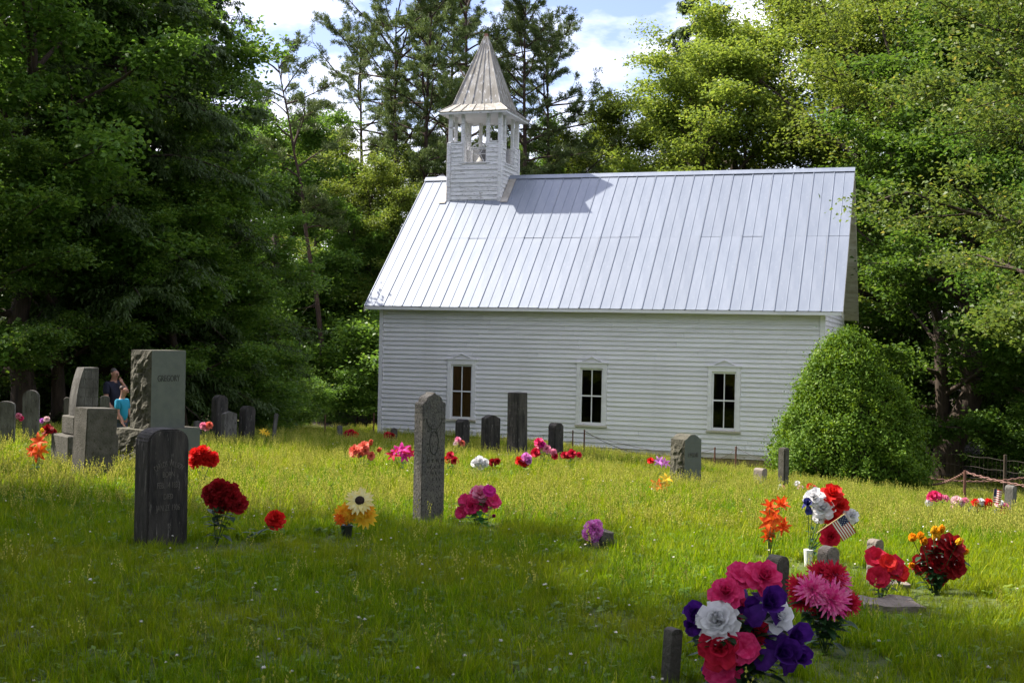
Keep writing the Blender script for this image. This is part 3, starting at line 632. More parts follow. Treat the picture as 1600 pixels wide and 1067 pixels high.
# left, dark woods
LEFT = [('maple_deep','maple_tree', 40, 29, 13), ('hemlock','hemlock_tree', 170, 32, 19), ('maple','maple_tree', 222, 34, 12.5), ('hemlock','hemlock_tree', 262, 38, 18),
        ('maple_deep','maple_tree', 110, 37, 13), ('maple_deep','maple_tree', 235, 40, 13), ('hemlock','hemlock_tree', 20, 38, 17), ('maple','maple_tree', -60, 33, 15), ('maple_deep','maple_tree', 300, 42, 11)]
LL = ['leafy maple nearest the left edge, spreading over the small pale headstones', 'tall dark hemlock standing left of the big granite monument', 'mid green maple whose crown ends left of the leaning pine trunk',
      'hemlock just behind the mid green maple left of the leaning pine', 'dark maple deep in the woods above the two visitors', 'dark maple deep in the woods above the big granite monument',
      'hemlock deep in the woods at the left edge', 'maple mostly outside the left edge of the view', 'low dark maple behind the group of slim black headstones']
for (k, n, px, Y, H), lb in zip(LEFT, LL): tree(k, n, lb, at(px, Y), Y, H, G1, rz=px*.7)
for px, Y, H, lb in [(-10, 26.5, 6.5, 'low leafy young maple at the left edge behind the small pale headstones'), (95, 29.5, 7.5, 'young maple with low branches behind the stepped monument'), (205, 31, 6, 'young maple with low branches just behind the big granite monument'), (285, 32.5, 7, 'young maple with low branches right of the big granite monument'), (335, 35.5, 7, 'young maple with low drooping branches left of the leaning pine')]:
    tree('maple', 'young_maple', lb, at(px, Y), Y, H, G1, rz=px*.3, sx=1.15)
# beside and behind the church
MID = [('pine_lean','pine_tree', 514, 51, 15.5, 'thin leaning pine with bare dark trunk left of the church'),
       ('pine','pine_tree', 662, 58, 20, 'straight pine with dark trunk rising just left of the belfry'),
       ('pine_wide','pine_tree', 612, 61, 19, 'spreading pine with long bare limbs against the cloud, left of belfry'),
       ('pine_wide','pine_tree', 735, 64, 23, 'tall pine directly behind the belfry spire'),
       ('pine','pine_tree', 800, 60, 20, 'dense pine just right of the belfry spire'),
       ('pine_wide','pine_tree', 868, 63, 18.5, 'open crowned pine whose limbs reach the sky gap right of the belfry'),
       ('pine_wide','pine_tree', 575, 67, 18.5, 'thin far pine between the leaning pine and the left end of the roof'),
       ('pine','pine_tree', 705, 70, 22, 'far pine seen between the belfry and the straight dark trunked pine'),
       ('bright','broadleaf_tree', 500, 63, 12, 'pale green maple low in the gap behind the leaning pine'),  # brighter leaf kind stands in for sun on this foliage
       ('bright','broadleaf_tree', 590, 58, 11, 'light green tree behind the left end of the church roof'),  # leaf colour lightened here too, to look sunlit
       ('maple','maple_tree', 860, 70, 14, 'maple low behind the roof ridge right of the belfry'),
       ('bright','broadleaf_tree', 955, 66, 15, 'yellow green tree under the cloud in the sky gap'),
       ('hemlock','hemlock_tree', 690, 72, 16, 'hemlock far behind the belfry openings'),
       ('maple_deep','maple_tree', 548, 57, 9, 'low dark tree between the leaning pine and the church corner'),
       ('maple_deep','maple_tree', 425, 54, 13, 'dark maple left of the leaning pine, deep in the woods')]
for k, n, px, Y, H, lb in MID: tree(k, n, lb, at(px, Y), Y, H, G2, rz=0 if k == 'pine_lean' else px*.9)
RIGHT = [('walnut','walnut_tree', 1395, 54, 21, 'large forked tree with spreading limbs behind the right end of the church'),
         ('bright','broadleaf_tree', 1060, 58, 17, 'bright rounded tree right of the sky gap'),
         ('bright','broadleaf_tree', 1165, 61, 20, 'bright tree behind the middle of the roof ridge'),
         ('hemlock','hemlock_tree', 1075, 66, 24, 'tall dark conifer topping the bright trees right of the sky gap'),
         ('bright','broadleaf_tree', 1270, 64, 22, 'bright tall tree behind the right half of the roof ridge'),
         ('maple','maple_tree', 1480, 47, 15, 'mid green tree behind the gable end of the church'),
         ('maple_deep','maple_tree', 1560, 52, 18, 'dark tree deep in the woods at the right edge'),
         ('maple','maple_tree', 1450, 60, 22, 'tall mid green tree far behind the forked tree'),
         ('bright','broadleaf_tree', 1600, 62, 22, 'bright tall tree far back at the right edge'),
         ('poplar','poplar_tree', 1815, 27, 15.5, 'pale sunlit tree leaning in from the right edge'),
         ('oak','oak_tree', 1478, 47, 18, 'thick trunked tree standing right behind the round green bush')]
for k, n, px, Y, H, lb in RIGHT: tree(k, n, lb, at(px, Y), Y, H, G3, rz=px*.8)
# far rows that close the woods
rr = random.Random(7)
for i in range(13):
    X = -38+i*6.2+rr.uniform(-1.5, 1.5); Y = 82+rr.uniform(-5, 5); H = rr.uniform(11.5, 14)
    tree(rr.choice(['maple','maple_deep','maple']), 'maple_tree', 'small far tree glimpsed through the woods behind the church', X, Y, H, 'far trees seen through the woods', rz=rr.uniform(0, 6))
for i in range(10):
    X = 14+rr.uniform(-2, 2)+i*2.0; Y = 40+i*2.2+rr.uniform(-2, 2)
    if i % 2: tree('maple_deep', 'maple_tree', 'dark tree in the deep shade beyond the chain fence', X+2, Y, rr.uniform(12, 16), 'shaded trees beyond the chain fence', rz=i)
# shrubs at the edge of the woods
k_ = 0
for px, Y, s in [(20,33,3.2),(120,34,3),(220,35.5,3.4),(300,37,3),(345,36,2.6),(395,40,2.4),(440,43,2.0),(470,46,1.6),(560,49,2.0),(585,50,3.6),(410,54,5),(500,58,5),(560,60,6)]:
    tree('shrub' if k_ % 3 else 'shrub_light', 'shrub', 'leafy shrub in the undergrowth left of the church', at(px, Y), Y, s, G4, rz=k_*1.3, sx=1.25, cat='shrub'); k_ += 1
for px, Y, s in [(1575,47,2.2),(1640,42,2.6),(1540,54,3),(1370,54,4.5)]:
    tree('shrub', 'shrub', 'dark shrub in the undergrowth beyond the chain fence', at(px, Y), Y, s, G4, rz=k_*1.3, sx=1.25, cat='shrub'); k_ += 1
# unseen trees: those left shade the near grass, others added to cut its skylight
for i, (X, Y, H, k) in enumerate([(-14.4, 12.6, 17, 'maple_deep'), (-11.6, 7.2, 19, 'maple'), (-19, 10, 19, 'maple_deep'), (-20.5, 14.5, 18, 'maple'), (-16, 4.5, 18, 'maple_deep'), (-10, -.5, 17, 'maple_deep'), (-4.5, -8.5, 17, 'maple'), (4, -9.5, 17, 'maple_deep'), (12, -6, 16, 'maple'), (14.5, 3, 16, 'maple_deep'), (15, 11, 14, 'maple')]):
    tree(k, 'maple_tree' if k != 'hemlock' else 'hemlock_tree', 'tree standing outside the view at the edge of the near grass', X, Y, H, 'trees around the near grass, outside the view', rz=i*1.7, sx=.86 if X == -11.6 else 1)

# ------------------------------------------------------------------ round green bush beside the church
def make_bush():
    Y = 27.5; X = at(1336, Y); r = empty('boxwood_bush', (X, Y, T(X, Y)))
    tag(r, 'large rounded green boxwood bush at the corner of the church', 'bush')
    rng = np.random.default_rng(31); Hh, Rr = 3.45, 1.64; P = []; D = []
    core = []
    def shape(az, t):      # radius at height fraction t
        prof = (1-t**1.22)**.72*1.04*(.80+.20*min(1, t/.22))
        k = 1+.12*mnoise.noise(Vector((math.cos(az)*1.4, math.sin(az)*1.4, t*2.6)))+.20*mnoise.noise(Vector((math.cos(az)*3.0+9, math.sin(az)*3.0, t*5.5)))+.14*mnoise.noise(Vector((math.cos(az)*7+3, math.sin(az)*7, t*12)))
        return Rr*prof*k
    n = 0
    while n < 1900:
        t = rng.random()**.85; az = rng.uniform(0, 6.283)
        if rng.random() > shape(az, t)/Rr+.12: continue
        n += 1; rad = shape(az, t)*(rng.uniform(.84, 1.05) if rng.random() < .93 else rng.uniform(1.05, 1.13)); offx = -.22*t*1.2
        c = np.array([math.cos(az)*rad+offx, math.sin(az)*rad, t*Hh]); o = unit(np.array([math.cos(az), math.sin(az), .25+1.0*t]))
        m = 46; q = rng.normal(size=(m, 3))*np.array([.085, .085, .085])+o*np.abs(rng.normal(size=(m, 1)))*.10
        P.append(c+q); D.append(np.repeat((o*1.1+np.array([0, 0, .35]))[None], m, 0))
    C = np.concatenate(P); C[:, 2] = np.maximum(C[:, 2], .02)
    V, F = leaves(C, .068, .040, rng, up=.1, NN=np.concatenate(D), droop=.05, dirz=1)
    link('foliage', npmesh('foliage', V, F), M['leaf_boxwood'], r)
    P = []; D = []
    for i in range(420):
        t = rng.random()**.8*.96; az = rng.uniform(0, 6.283); rad = shape(az, t)*rng.uniform(1.0, 1.08)
        c = np.array([math.cos(az)*rad-.26*t, math.sin(az)*rad, t*Hh]); o = unit(np.array([math.cos(az), math.sin(az), .6+.8*t])); m = int(rng.uniform(20, 60)); sg = rng.uniform(.045, .10)
        P.append(c+rng.normal(size=(m, 3))*sg+o*np.abs(rng.normal(size=(m, 1)))*.06); D.append(np.repeat((o*1.2)[None], m, 0))
    V, F = leaves(np.concatenate(P), .062, .036, rng, up=.3, NN=np.concatenate(D), droop=.05, dirz=1)
    link('sunlit_clumps', npmesh('sunlit_clumps', V, F), M['leaf_sunlit'], r)  # lighter leaf colour stands in for sun on the bush's clumps
    # branches inside
    wd = Wood()
    for i in range(60):
        az = rng.uniform(0, 6.28); el = rng.uniform(.35, 1.5); t = .55
        wd.add(limb_path((math.cos(az)*.1, math.sin(az)*.1, -.05), az, el, .85+1.25*math.sin(el), rng, 6, .1), np.linspace(.045, .012, 6), 4)
    link('branches', wd.mesh('branches'), M['bark'], r)
    V = []; F = []; a_, b_ = 16, 10       # solid inner shell added to block light through the bush
    for j in range(b_+1):
        t = j/b_*.93
        for i in range(a_): az = i*2*math.pi/a_; q = shape(az, t)*.80; V.append((math.cos(az)*q-.22*t*1.2, math.sin(az)*q, t*Hh))
    F = [(j*a_+i, j*a_+(i+1) % a_, (j+1)*a_+(i+1) % a_, (j+1)*a_+i) for j in range(b_) for i in range(a_)]
    link('light_block_core', npmesh('light_block_core', V, F, True), M['bark'], r)
make_bush()

# ------------------------------------------------------------------ grass
def blade_mesh(name, n, h, spread, wid, rng, mats, extra=None, lean=.45):
    V = []; F = []; mi = []
    for i in range(n):
        a = rng.uniform(0, 6.283); r = spread*math.sqrt(rng.random()); bx, by = r*math.cos(a), r*math.sin(a)
        d = rng.uniform(0, 6.283); hh = h*rng.uniform(.45, 1.15); ln = lean*rng.uniform(.2, 1.3)*hh; ww = wid*rng.uniform(.7, 1.3)
        dx, dy = math.cos(d), math.sin(d); px, py = -dy, dx; b = len(V)
        for k, (t, wt) in enumerate(((0, .8), (.4, 1), (.75, .7))):
            x, y, z = bx+dx*ln*t*t, by+dy*ln*t*t, hh*(t-.18*t*t*lean*2)
            V += [(x-px*ww*wt/2, y-py*ww*wt/2, z), (x+px*ww*wt/2, y+py*ww*wt/2, z)]
        V.append((bx+dx*ln, by+dy*ln, hh*(1-.18*lean*2)))
        F += [(b, b+1, b+3, b+2), (b+2, b+3, b+5, b+4), (b+4, b+5, b+6)]; mi += [0]*3
    if extra: extra(V, F, mi)
    me = bpy.data.meshes.new(name); me.from_pydata(V, [], F)
    for m in mats: me.materials.append(m)
    for p, q in zip(me.polygons, mi): p.material_index = q
    me.update(); return me
def make_grass():
    rng = random.Random(5); nr = np.random.default_rng(6)
    tcol = bpy.data.collections.new('grass_kinds')
    def add(name, me): o = bpy.data.objects.new(name, me); tcol.objects.link(o)
    gb, sd, wl, cl = M['grass_blade'], M['seed_head'], M['weed_leaf'], M['white_clover']
    for i in range(5): add('a_tuft_%d' % i, blade_mesh('tuft', 20, .15+.03*i, .085, .0065, rng, [gb]))
    def stalks(n, h, dense):
        def f(V, F, mi):
            for i in range(n):
                a = rng.uniform(0, 6.28); bx, by = .05*math.cos(a), .05*math.sin(a); d = rng.uniform(0, 6.28); ln = rng.uniform(.03, .14)*h*2; hh = h*rng.uniform(.75, 1.15)
                P = [np.array([bx+math.cos(d)*ln*t*t, by+math.sin(d)*ln*t*t, hh*t]) for t in (0, .35, .7, 1)]
                v, f_ = tube(np.array(P), [.0022, .002, .0016, .001], 3); b = len(V); V += [tuple(q) for q in v]; F += [tuple(int(b+q) for q in k) for k in f_]; mi += [2]*len(f_)
                for k in range(dense):
                    t = .48+.52*(k+rng.random())/dense; j = min(2, int(t*3)); c = interp(np.array(P), t)
                    e = rng.uniform(0, 6.28); s = rng.uniform(.006, .012); q = np.array([math.cos(e), math.sin(e), .4]); c2 = c+q*s*1.2; b = len(V)
                    u = np.array([-math.sin(e), math.cos(e), 0])
                    V += [tuple(c2-u*s), tuple(c2+np.array([0, 0, -s])), tuple(c2+u*s), tuple(c2+np.array([0, 0, s*1.2]))]; F.append((b, b+1, b+2, b+3)); mi.append(1)
        return f
    for i in range(4): add('b_stalk_%d' % i, blade_mesh('stalk', 6, .16, .06, .0055, rng, [gb, sd, wl], stalks(3, .34+.05*i, 11)))
    def broad(V, F, mi):
        for i in range(9):
            a = rng.uniform(0, 6.28); L = rng.uniform(.04, .09); z = rng.uniform(.02, .10); c = np.array([rng.uniform(-.06, .06), rng.uniform(-.06, .06), z]); d = np.array([math.cos(a), math.sin(a), rng.uniform(-.1, .5)]); u = np.array([-math.sin(a), math.cos(a), 0]); b = len(V)
            V += [tuple(c), tuple(c+d*L*.5+u*L*.28), tuple(c+d*L), tuple(c+d*L*.5-u*L*.28)]; F.append((b, b+1, b+2, b+3)); mi.append(1)
    for i in range(3): add('c_weed_%d' % i, blade_mesh('weed', 7, .14, .07, .006, rng, [gb, wl], broad))
    def clover(V, F, mi):
        c = np.array([0, 0, .17]); P = np.array([[0, 0, 0], [.01, 0, .08], [.0, 0, .165]]); v, f_ = tube(P, .0016, 3); b = len(V); V += [tuple(q) for q in v]; F += [tuple(int(b+q) for q in k) for k in f_]; mi += [0]*len(f_)
        for i in range(26):
            d = nr.normal(size=3); d[2] = abs(d[2])*.8; d = unit(d); u = unit(np.cross(d, [0, 0, 1.01])); b = len(V); s = .011
            V += [tuple(c), tuple(c+d*s+u*s*.4), tuple(c+d*s*1.7), tuple(c+d*s-u*s*.4)]; F.append((b, b+1, b+2, b+3)); mi.append(1)
    add('d_clover', blade_mesh('clover', 5, .12, .05, .006, rng, [gb, cl], clover))
    # places
    pts = []; rot = []; scl = []; idx = []
    def inside_church(x, y):
        q = Matrix.Rotation(-CH_RZ, 3, 'Z') @ Vector((x-9.78, y-36, 0)); return XL-.1 < q.x < XR+.1 and YF < q.y < YB+.2
    cells = {}
    for c in CLEAR:
        for i in range(int((c[0]-c[2])//2), int((c[0]+c[2])//2)+1):
            for j in range(int((c[1]-c[3])//2), int((c[1]+.2)//2)+1): cells.setdefault((i, j), []).append(c)
    bands = [(1.5, 5, 560, 1.0), (5, 8, 470, 1.0), (8, 12, 330, 1.05), (12, 17, 210, 1.2), (17, 23, 140, 1.3), (23, 31, 90, 1.35), (31, 45, 60, 1.4)]
    for y0, y1, dens, sc in bands:
        xm = .47*y1+2.0; n = int(dens*(y1-y0)*2*xm)
        X = nr.uniform(-xm, xm, n); Yv = nr.uniform(y0, y1, n)
        for x, y in zip(X, Yv):
            if abs(x) > .47*y+2.0: continue
            if y > 33 and inside_church(x, y): continue
            edge = -10.8-.10*(y-20)
            if y > 24 and x < edge-rng.uniform(0, 2): continue
            if y > 10 and x > 14+.12*y+rng.uniform(0, 2): continue
            pn = mnoise.noise(Vector((x*.22, y*.22, 3))); p2 = mnoise.noise(Vector((x*.9, y*.9, 8)))
            tall = max(0, min(1, (y-9.5)/4))*(.55+.5*pn+.25*p2)
            if y < 11: tall *= .25
            u = rng.random()
            if u < .46*max(0, tall)+.006: k = 5+rng.randrange(4)
            elif u < .56+.1*p2: k = rng.randrange(5)
            elif u < .985: k = 9+rng.randrange(3) if rng.random() < .62 else rng.randrange(5)
            else: k = 12 if rng.random() < (.5 if y < 24 else .25) else 10
            low = any(abs(x-cx_) < cw_ and -cl_ < y-cy_ < .15 for cx_, cy_, cw_, cl_ in cells.get((int(x//2), int(y//2)), ()))
            if low and k in (5, 6, 7, 8): k = rng.randrange(2)
            pts.append((x, y, T(x, y)-.01)); s = (.45 if low else 1)* sc*rng.uniform(.7, 1.2)*(1+.25*p2+.15*pn)
            if k in (5, 6, 7, 8): s = (.5+.5*sc)*rng.uniform(.55, 1.05)*.80
            if k == 12: s = (.6+.4*sc)*rng.uniform(.8, 1.2)
            rot.append((rng.gauss(0, .12), rng.gauss(0, .12), rng.uniform(0, 6.283))); scl.append(s*(.52+.20*min(1, max(0, (y-7)/12))) if k not in (5, 6, 7, 8) else s*.85); idx.append(k)
    me = bpy.data.meshes.new('grass'); me.vertices.add(len(pts)); me.vertices.foreach_set('co', np.array(pts, dtype=np.float32).ravel())
    me.attributes.new('rot', 'FLOAT_VECTOR', 'POINT').data.foreach_set('vector', np.array(rot, dtype=np.float32).ravel())
    me.attributes.new('scl', 'FLOAT', 'POINT').data.foreach_set('value', np.array(scl, dtype=np.float32))
    me.attributes.new('idx', 'INT', 'POINT').data.foreach_set('value', np.array(idx, dtype=np.int32))
    o = link('grass', me); tag(o, 'long meadow grass with seed stalks and clover covering the churchyard', 'grass', kind='stuff')
    ng = bpy.data.node_groups.new('grass_scatter', 'GeometryNodeTree')
    ng.interface.new_socket('Geometry', in_out='INPUT', socket_type='NodeSocketGeometry'); ng.interface.new_socket('Geometry', in_out='OUTPUT', socket_type='NodeSocketGeometry')
    A = ng.nodes.new; L = ng.links.new
    gi, go = A('NodeGroupInput'), A('NodeGroupOutput'); ci = A('GeometryNodeCollectionInfo'); ci.inputs['Collection'].default_value = tcol; ci.inputs['Separate Children'].default_value = True; ci.inputs['Reset Children'].default_value = True
    ip = A('GeometryNodeInstanceOnPoints'); ip.inputs['Pick Instance'].default_value = True
    def na(n, t): q = A('GeometryNodeInputNamedAttribute'); q.data_type = t; q.inputs['Name'].default_value = n; return next(s for s in q.outputs if s.enabled and s.name == 'Attribute')
    L(gi.outputs[0], ip.inputs['Points']); L(ci.outputs[0], ip.inputs['Instance']); L(na('idx', 'INT'), ip.inputs['Instance Index'])
    e2r = A('FunctionNodeEulerToRotation'); L(na('rot', 'FLOAT_VECTOR'), e2r.inputs[0]); L(e2r.outputs[0], ip.inputs['Rotation']); L(na('scl', 'FLOAT'), ip.inputs['Scale'])
    L(ip.outputs[0], go.inputs[0])
    md = o.modifiers.new('scatter', 'NODES'); md.node_group = ng
    print('grass tufts', len(pts))

# ------------------------------------------------------------------ headstones
def arc(cx, cz, rx, rz, a0, a1, n): return [(cx+rx*math.cos(a0+(a1-a0)*i/n), cz+rz*math.sin(a0+(a1-a0)*i/n)) for i in range(n+1)]
def profile(kind, w_, h):
    a = w_/2; pi = math.pi
    if kind == 'flat': top = [(a, h), (-a, h)]
    elif kind == 'round': top = arc(0, h-a*.9, a, a*.9, 0, pi, 12)
    elif kind == 'lowround': top = arc(0, h-a*.45, a, a*.45, 0, pi, 10)
    elif kind == 'rounded': top = arc(a*.30, h-a*.62, a*.70, a*.62, 0, pi/2, 6)+arc(-a*.30, h-a*.62, a*.70, a*.62, pi/2, pi, 6)
    elif kind == 'clip': top = [(a, h-a*.55), (a*.5, h), (-a*.5, h), (-a, h-a*.55)]
    elif kind == 'gable': top = [(a, h-a*.35), (0, h), (-a, h-a*.35)]
    elif kind == 'ogee': top = [(a, h-.20*w_), (a*.72, h-.16*w_), (a*.45, h-.05*w_), (.0, h), (-a*.45, h-.05*w_), (-a*.72, h-.16*w_), (-a, h-.20*w_)]
    elif kind == 'serp': top = [(a, h-.085), (a*.8, h-.075), (a*.5, h-.03), (a*.2, h-.004), (-a*.2, h-.004), (-a*.5, h-.03), (-a*.8, h-.075), (-a, h-.085)]
    elif kind == 'shoulder': top = [(a, h-.30*w_*1.35), (a*.92, h-.27*w_*1.3), (a*.72, h-.27*w_*1.3)]+arc(0, h-.30*w_, a*.70, .21*w_, .15, pi/2-.25, 5)+[(a*.10, h-.02), (0, h), (-a*.10, h-.02)]+arc(0, h-.30*w_, a*.70, .21*w_, pi/2+.25, pi-.15, 5)+[(-a*.72, h-.27*w_*1.3), (-a*.92, h-.27*w_*1.3), (-a, h-.30*w_*1.35)]
    return [(-a, -.3), (a, -.3)]+top
def stone_mesh(name, kind, w_, h, d, rough=0, mats=None, taper=0, seed=0, bev=.012, slope=0):
    P = profile(kind, w_, h); n = len(P); V = []; F = []; mi = []
    tz = lambda z: 1-taper*max(0, z)/h
    V += [(x*tz(z), -d/2*tz(z), z) for x, z in P]+[(x*tz(z), d/2*tz(z), z+(slope if z > h*.6 else 0)) for x, z in P]
    F += [tuple(range(n)), tuple(range(2*n-1, n-1, -1))]; mi += [0, 0]
    for i in range(n):
        j = (i+1) % n; side = (i == 1 or i == n-1)
        if side and rough: continue
        F.append((j, i, i+n, j+n)); mi.append(1 if (rough and i not in (0,)) else 0)
    me = bpy.data.meshes.new(name); me.from_pydata(V, [], F)
    bm = bmesh.new(); bm.from_mesh(me)
    for f, q in zip(bm.faces, mi): f.material_index = q
    if not rough and bev: bmesh.ops.bevel(bm, geom=[e for e in bm.edges], offset=bev, segments=2, affect='EDGES', clamp_overlap=True)
    if rough:
        for (i, s) in ((1, 1), (n-1, -1)):
            (x0, z0), (x1, z1) = P[i], P[(i+1) % n]
            if s < 0: (x0, z0), (x1, z1) = P[0], P[n-1]
            a, b = 9, 22; grid = []
            for v in range(b+1):
                row = []
                for u in range(a+1):
                    z = z0+(z1-z0)*v/b; x = (x0+(x1-x0)*v/b)*tz(z); y = (-d/2+d*u/a)*tz(z)
                    q = min(u, a-u, v if z0 > 0 else 9, b-v)/2.; q = min(1, q); k = Vector((y*7+seed, z*7, s*5))
                    off = rough*q*(.55+.9*mnoise.noise(k)+.7*mnoise.noise(k*2.7)+.4*mnoise.noise(k*6))
                    row.append(bm.verts.new((x+s*off, y, z)))
                grid.append(row)
            for v in range(b):
                for u in range(a):
                    q = [grid[v][u], grid[v][u+1], grid[v+1][u+1], grid[v+1][u]]
                    f = bm.faces.new(q if s > 0 else q[::-1]); f.material_index = 1
    bm.to_mesh(me); bm.free()
    for m in mats: me.materials.append(m)
    me.update(); return me
def textmesh(txt, size, ext=.003):
    cu = bpy.data.curves.new('t', 'FONT'); cu.body = txt; cu.size = size; cu.align_x = 'CENTER'; cu.align_y = 'CENTER'; cu.extrude = ext; cu.resolution_u = 3
    o = bpy.data.objects.new('t', cu); COL.objects.link(o); dg = bpy.context.evaluated_depsgraph_get(); me = bpy.data.meshes.new_from_object(o.evaluated_get(dg)); bpy.data.objects.remove(o); return me
STONE_YAW = math.radians(42)
def headstone(label, px, Y, h, w_, d, kind='flat', mat='stone_dark', yaw=None, lean=(0, 0), rough=0, rmat='rock_face', taper=0, slope=0, text=None, tmat='letter_stone', group='old headstones in the churchyard', name='headstone', cat='headstone', bev=.012, sink=0):
    X = at(px, Y); r = empty(name, (X, Y, T(X, Y)-sink)); tag(r, label, cat, group)
    r.rotation_euler = (lean[0], lean[1], STONE_YAW if yaw is None else yaw)
    mats = [M[mat], M[rmat]] if rough else [M[mat]]
    CLEAR.append((X, Y, .55*w_+.05, .35))
    link('slab', stone_mesh('slab', kind, w_, h, d, rough, mats, taper, px % 17, bev, slope), None, r)
    if text:
        for (tx, z, s, sx, curve) in text:
            if not curve:
                o = link('inscription', textmesh(tx, s), M[tmat], r, (0, -d/2*(1-taper*z/h)-.001, z), (math.pi/2, 0, 0)); o.scale = (sx, 1, 1)
            else:
                n = len(tx); R_ = curve
                for i, ch in enumerate(tx):
                    if ch == ' ': continue
                    a = (i-(n-1)/2)*s*.62*sx/R_
                    o = link('letter', textmesh(ch, s), M[tmat], r, (R_*math.sin(a), -d/2-.001, z+R_*(math.cos(a)-1)), (math.pi/2, a, 0)); o.scale = (sx, 1, 1)
    return r
# near stone with readable letters
headstone('dark weathered headstone with rounded top, a carved name and dates', 254, 9.2, .885, .33, .23, 'rounded', 'stone_black', text=[('CARLOS WILSON', .625, .060, .50, .18), ('BORN', .545, .060, .60, 0), ('FEB. 14 1833', .465, .064, .54, 0), ('DIED', .380, .058, .60, 0), ('JAN 23. 1906', .295, .064, .54, 0)], bev=.02)
ob = headstone('tall slim speckled grey headstone with shouldered top in the middle of the lawn', 672, 11.3, 1.22, .27, .13, 'shoulder', 'stone_speckled', bev=.006)
mb = MB(); q = [2*math.pi*i/24 for i in range(25)]; mb.tube([(.050*math.cos(a), -.0662, .752+.108*math.sin(a)) for a in q], .004, 5, False); mb.build('carved_oval', M['letter_dark'], ob)
mb = MB(); mb.tube([(.09*math.cos(a), -.0662, .978+.10*math.sin(a)) for a in [math.pi+math.pi*i/12 for i in range(13)]], .004, 5, False); mb.build('carved_arch', M['letter_dark'], ob)
for z, t, s in ((.585, 'C  E  N  M', .045), (.525, 'F  C  E', .045), (.47, 'N  E  I', .04), (.415, 'L  E', .04)): link('inscription', textmesh(t, s), M['letter_dark'], ob, (.02, -.0662, z), (math.pi/2, 0, 0))
# the big monument
def monument():
    Y = 18.0; X = at(246, Y); g = T(X, Y); r = empty('granite_monument', (X, Y, g), math.radians(56)); tag(r, 'tall grey green granite monument with rough sides on a wide plinth', 'monument', 'old headstones in the churchyard')
    top = at(246, Y, 547)[1]-g; pl = at(246, Y, 668)[1]-g
    me = stone_mesh('shaft', 'flat', .63, top-pl, .46, .045, [M['stone_green_granite'], M['rock_face']], seed=3)
    o = link('shaft', me, None, r, (0, 0, pl))
    link('plinth', stone_mesh('plinth', 'flat', .98, pl, .74, .03, [M['stone_green_granite'], M['rock_face']], seed=8), None, r)
    t = link('inscription', textmesh('GREGORY', .115, .004), M['letter_dark'], r, (0, -.231, pl+(top-pl)*.64), (math.pi/2, 0, 0)); t.scale = (.78, 1.15, 1)
monument()
# stepped block monument behind the near left stone
def stepped():
    Y = 17; X = at(133, Y); g = T(X, Y); r = empty('stepped_monument', (X, Y, g), math.radians(42)); tag(r, 'curved monument of grey jointed blocks on a stepped dark base', 'monument', 'old headstones in the churchyard')
    z0 = at(133, Y, 648)[1]-g; z1 = at(133, Y, 574)[1]-g; hh = z1-z0; k = random.Random(3)
    V = []; m = MB(); n = 9
    L_ = [(-.19+.11*(i/n)**2.2, z0+hh*i/n) for i in range(n+1)]
    for y in (-.12, .12): V += [(x, y, z) for x, z in L_]+[(.13, y, z) for x, z in L_]
    m.V = V; N2 = 2*(n+1)
    for i in range(n): m.F += [(i, n+1+i, n+2+i, i+1), (N2+i+1, N2+n+2+i, N2+n+1+i, N2+i), (i, i+1, N2+i+1, N2+i), (n+1+i, N2+n+1+i, N2+n+2+i, n+2+i)]
    m.F += [(n, 2*n+1, N2+2*n+1, N2+n)]; m.mi = [0]*len(m.F); m.build('shaft', M['stone_grey'], r)
    for i in range(5):
        z = z0+hh*(i+.9)/5.4+.02; xl = -.19+.11*((z-z0)/hh)**2.2; m = MB(); m.hexa([(xl+.01,-.1215,z+.012),(.129,-.1215,z-.006),(.129,-.11,z-.006),(xl+.01,-.11,z+.012),(xl+.01,-.1215,z+.018),(.129,-.1215,z),(.129,-.11,z),(xl+.01,-.11,z+.018)]); m.build('joint', M['stone_black'], r)
        for q in range(2):
            x = -.06+q*.10+k.uniform(-.03, .03); m = MB(); m.box(x, x+.005, -.1212, -.11, z-hh*.17, z-.002); m.build('joint', M['stone_black'], r)
    for wx, wy, a, b in ((.50, .42, z0-.26, z0-.006), (.72, .60, -.25, z0-.266)):
        m = MB(); m.box(-wx/2, wx/2, -wy/2, wy/2, a, b); m.build('step', M['stone_weathered'], r, bevel=.015)
stepped()
headstone('broad dark headstone with sloping top beside the orange lilies, left', 146, 15, .88, .40, .34, 'flat', 'stone_weathered', yaw=math.radians(46), lean=(0, .04), slope=.0, bev=.01)
headstone('pale round topped headstone near the left edge', 48, 21, .98, .27, .10, 'round', 'stone_grey', yaw=math.radians(10))
headstone('low pale headstone cut by the left edge', 8, 20, .80, .30, .12, 'lowround', 'stone_grey', yaw=math.radians(10))
headstone('small dark stone left of the curved block monument', 104, 19, .88, .10, .10, 'round', 'stone_dark', yaw=math.radians(20))
headstone('small pointed grey stone in front of the man', 163, 22, .92, .17, .08, 'gable', 'stone_grey', yaw=math.radians(15))
headstone('tallest of the slim dark stones right of the granite monument', 343, 27, 1.12, .30, .22, 'round', 'stone_black', yaw=math.radians(46))
headstone('grey streaked stone in front of the slim dark stones', 358, 26, .78, .31, .14, 'gable', 'stone_grey', yaw=math.radians(38))
headstone('rightmost of the slim dark stones, leaning slightly', 385, 27.5, .90, .28, .25, 'round', 'stone_black', yaw=math.radians(44), lean=(0, .03))
headstone('small pointed pale stone by the foot of the granite monument', 309, 26, .55, .17, .08, 'gable', 'stone_grey', yaw=math.radians(20))
headstone('thin leaning stake-like stone right of the slim dark stones', 427, 29, .72, .10, .07, 'flat', 'stone_grey', yaw=math.radians(20), lean=(0, .10), bev=.02)
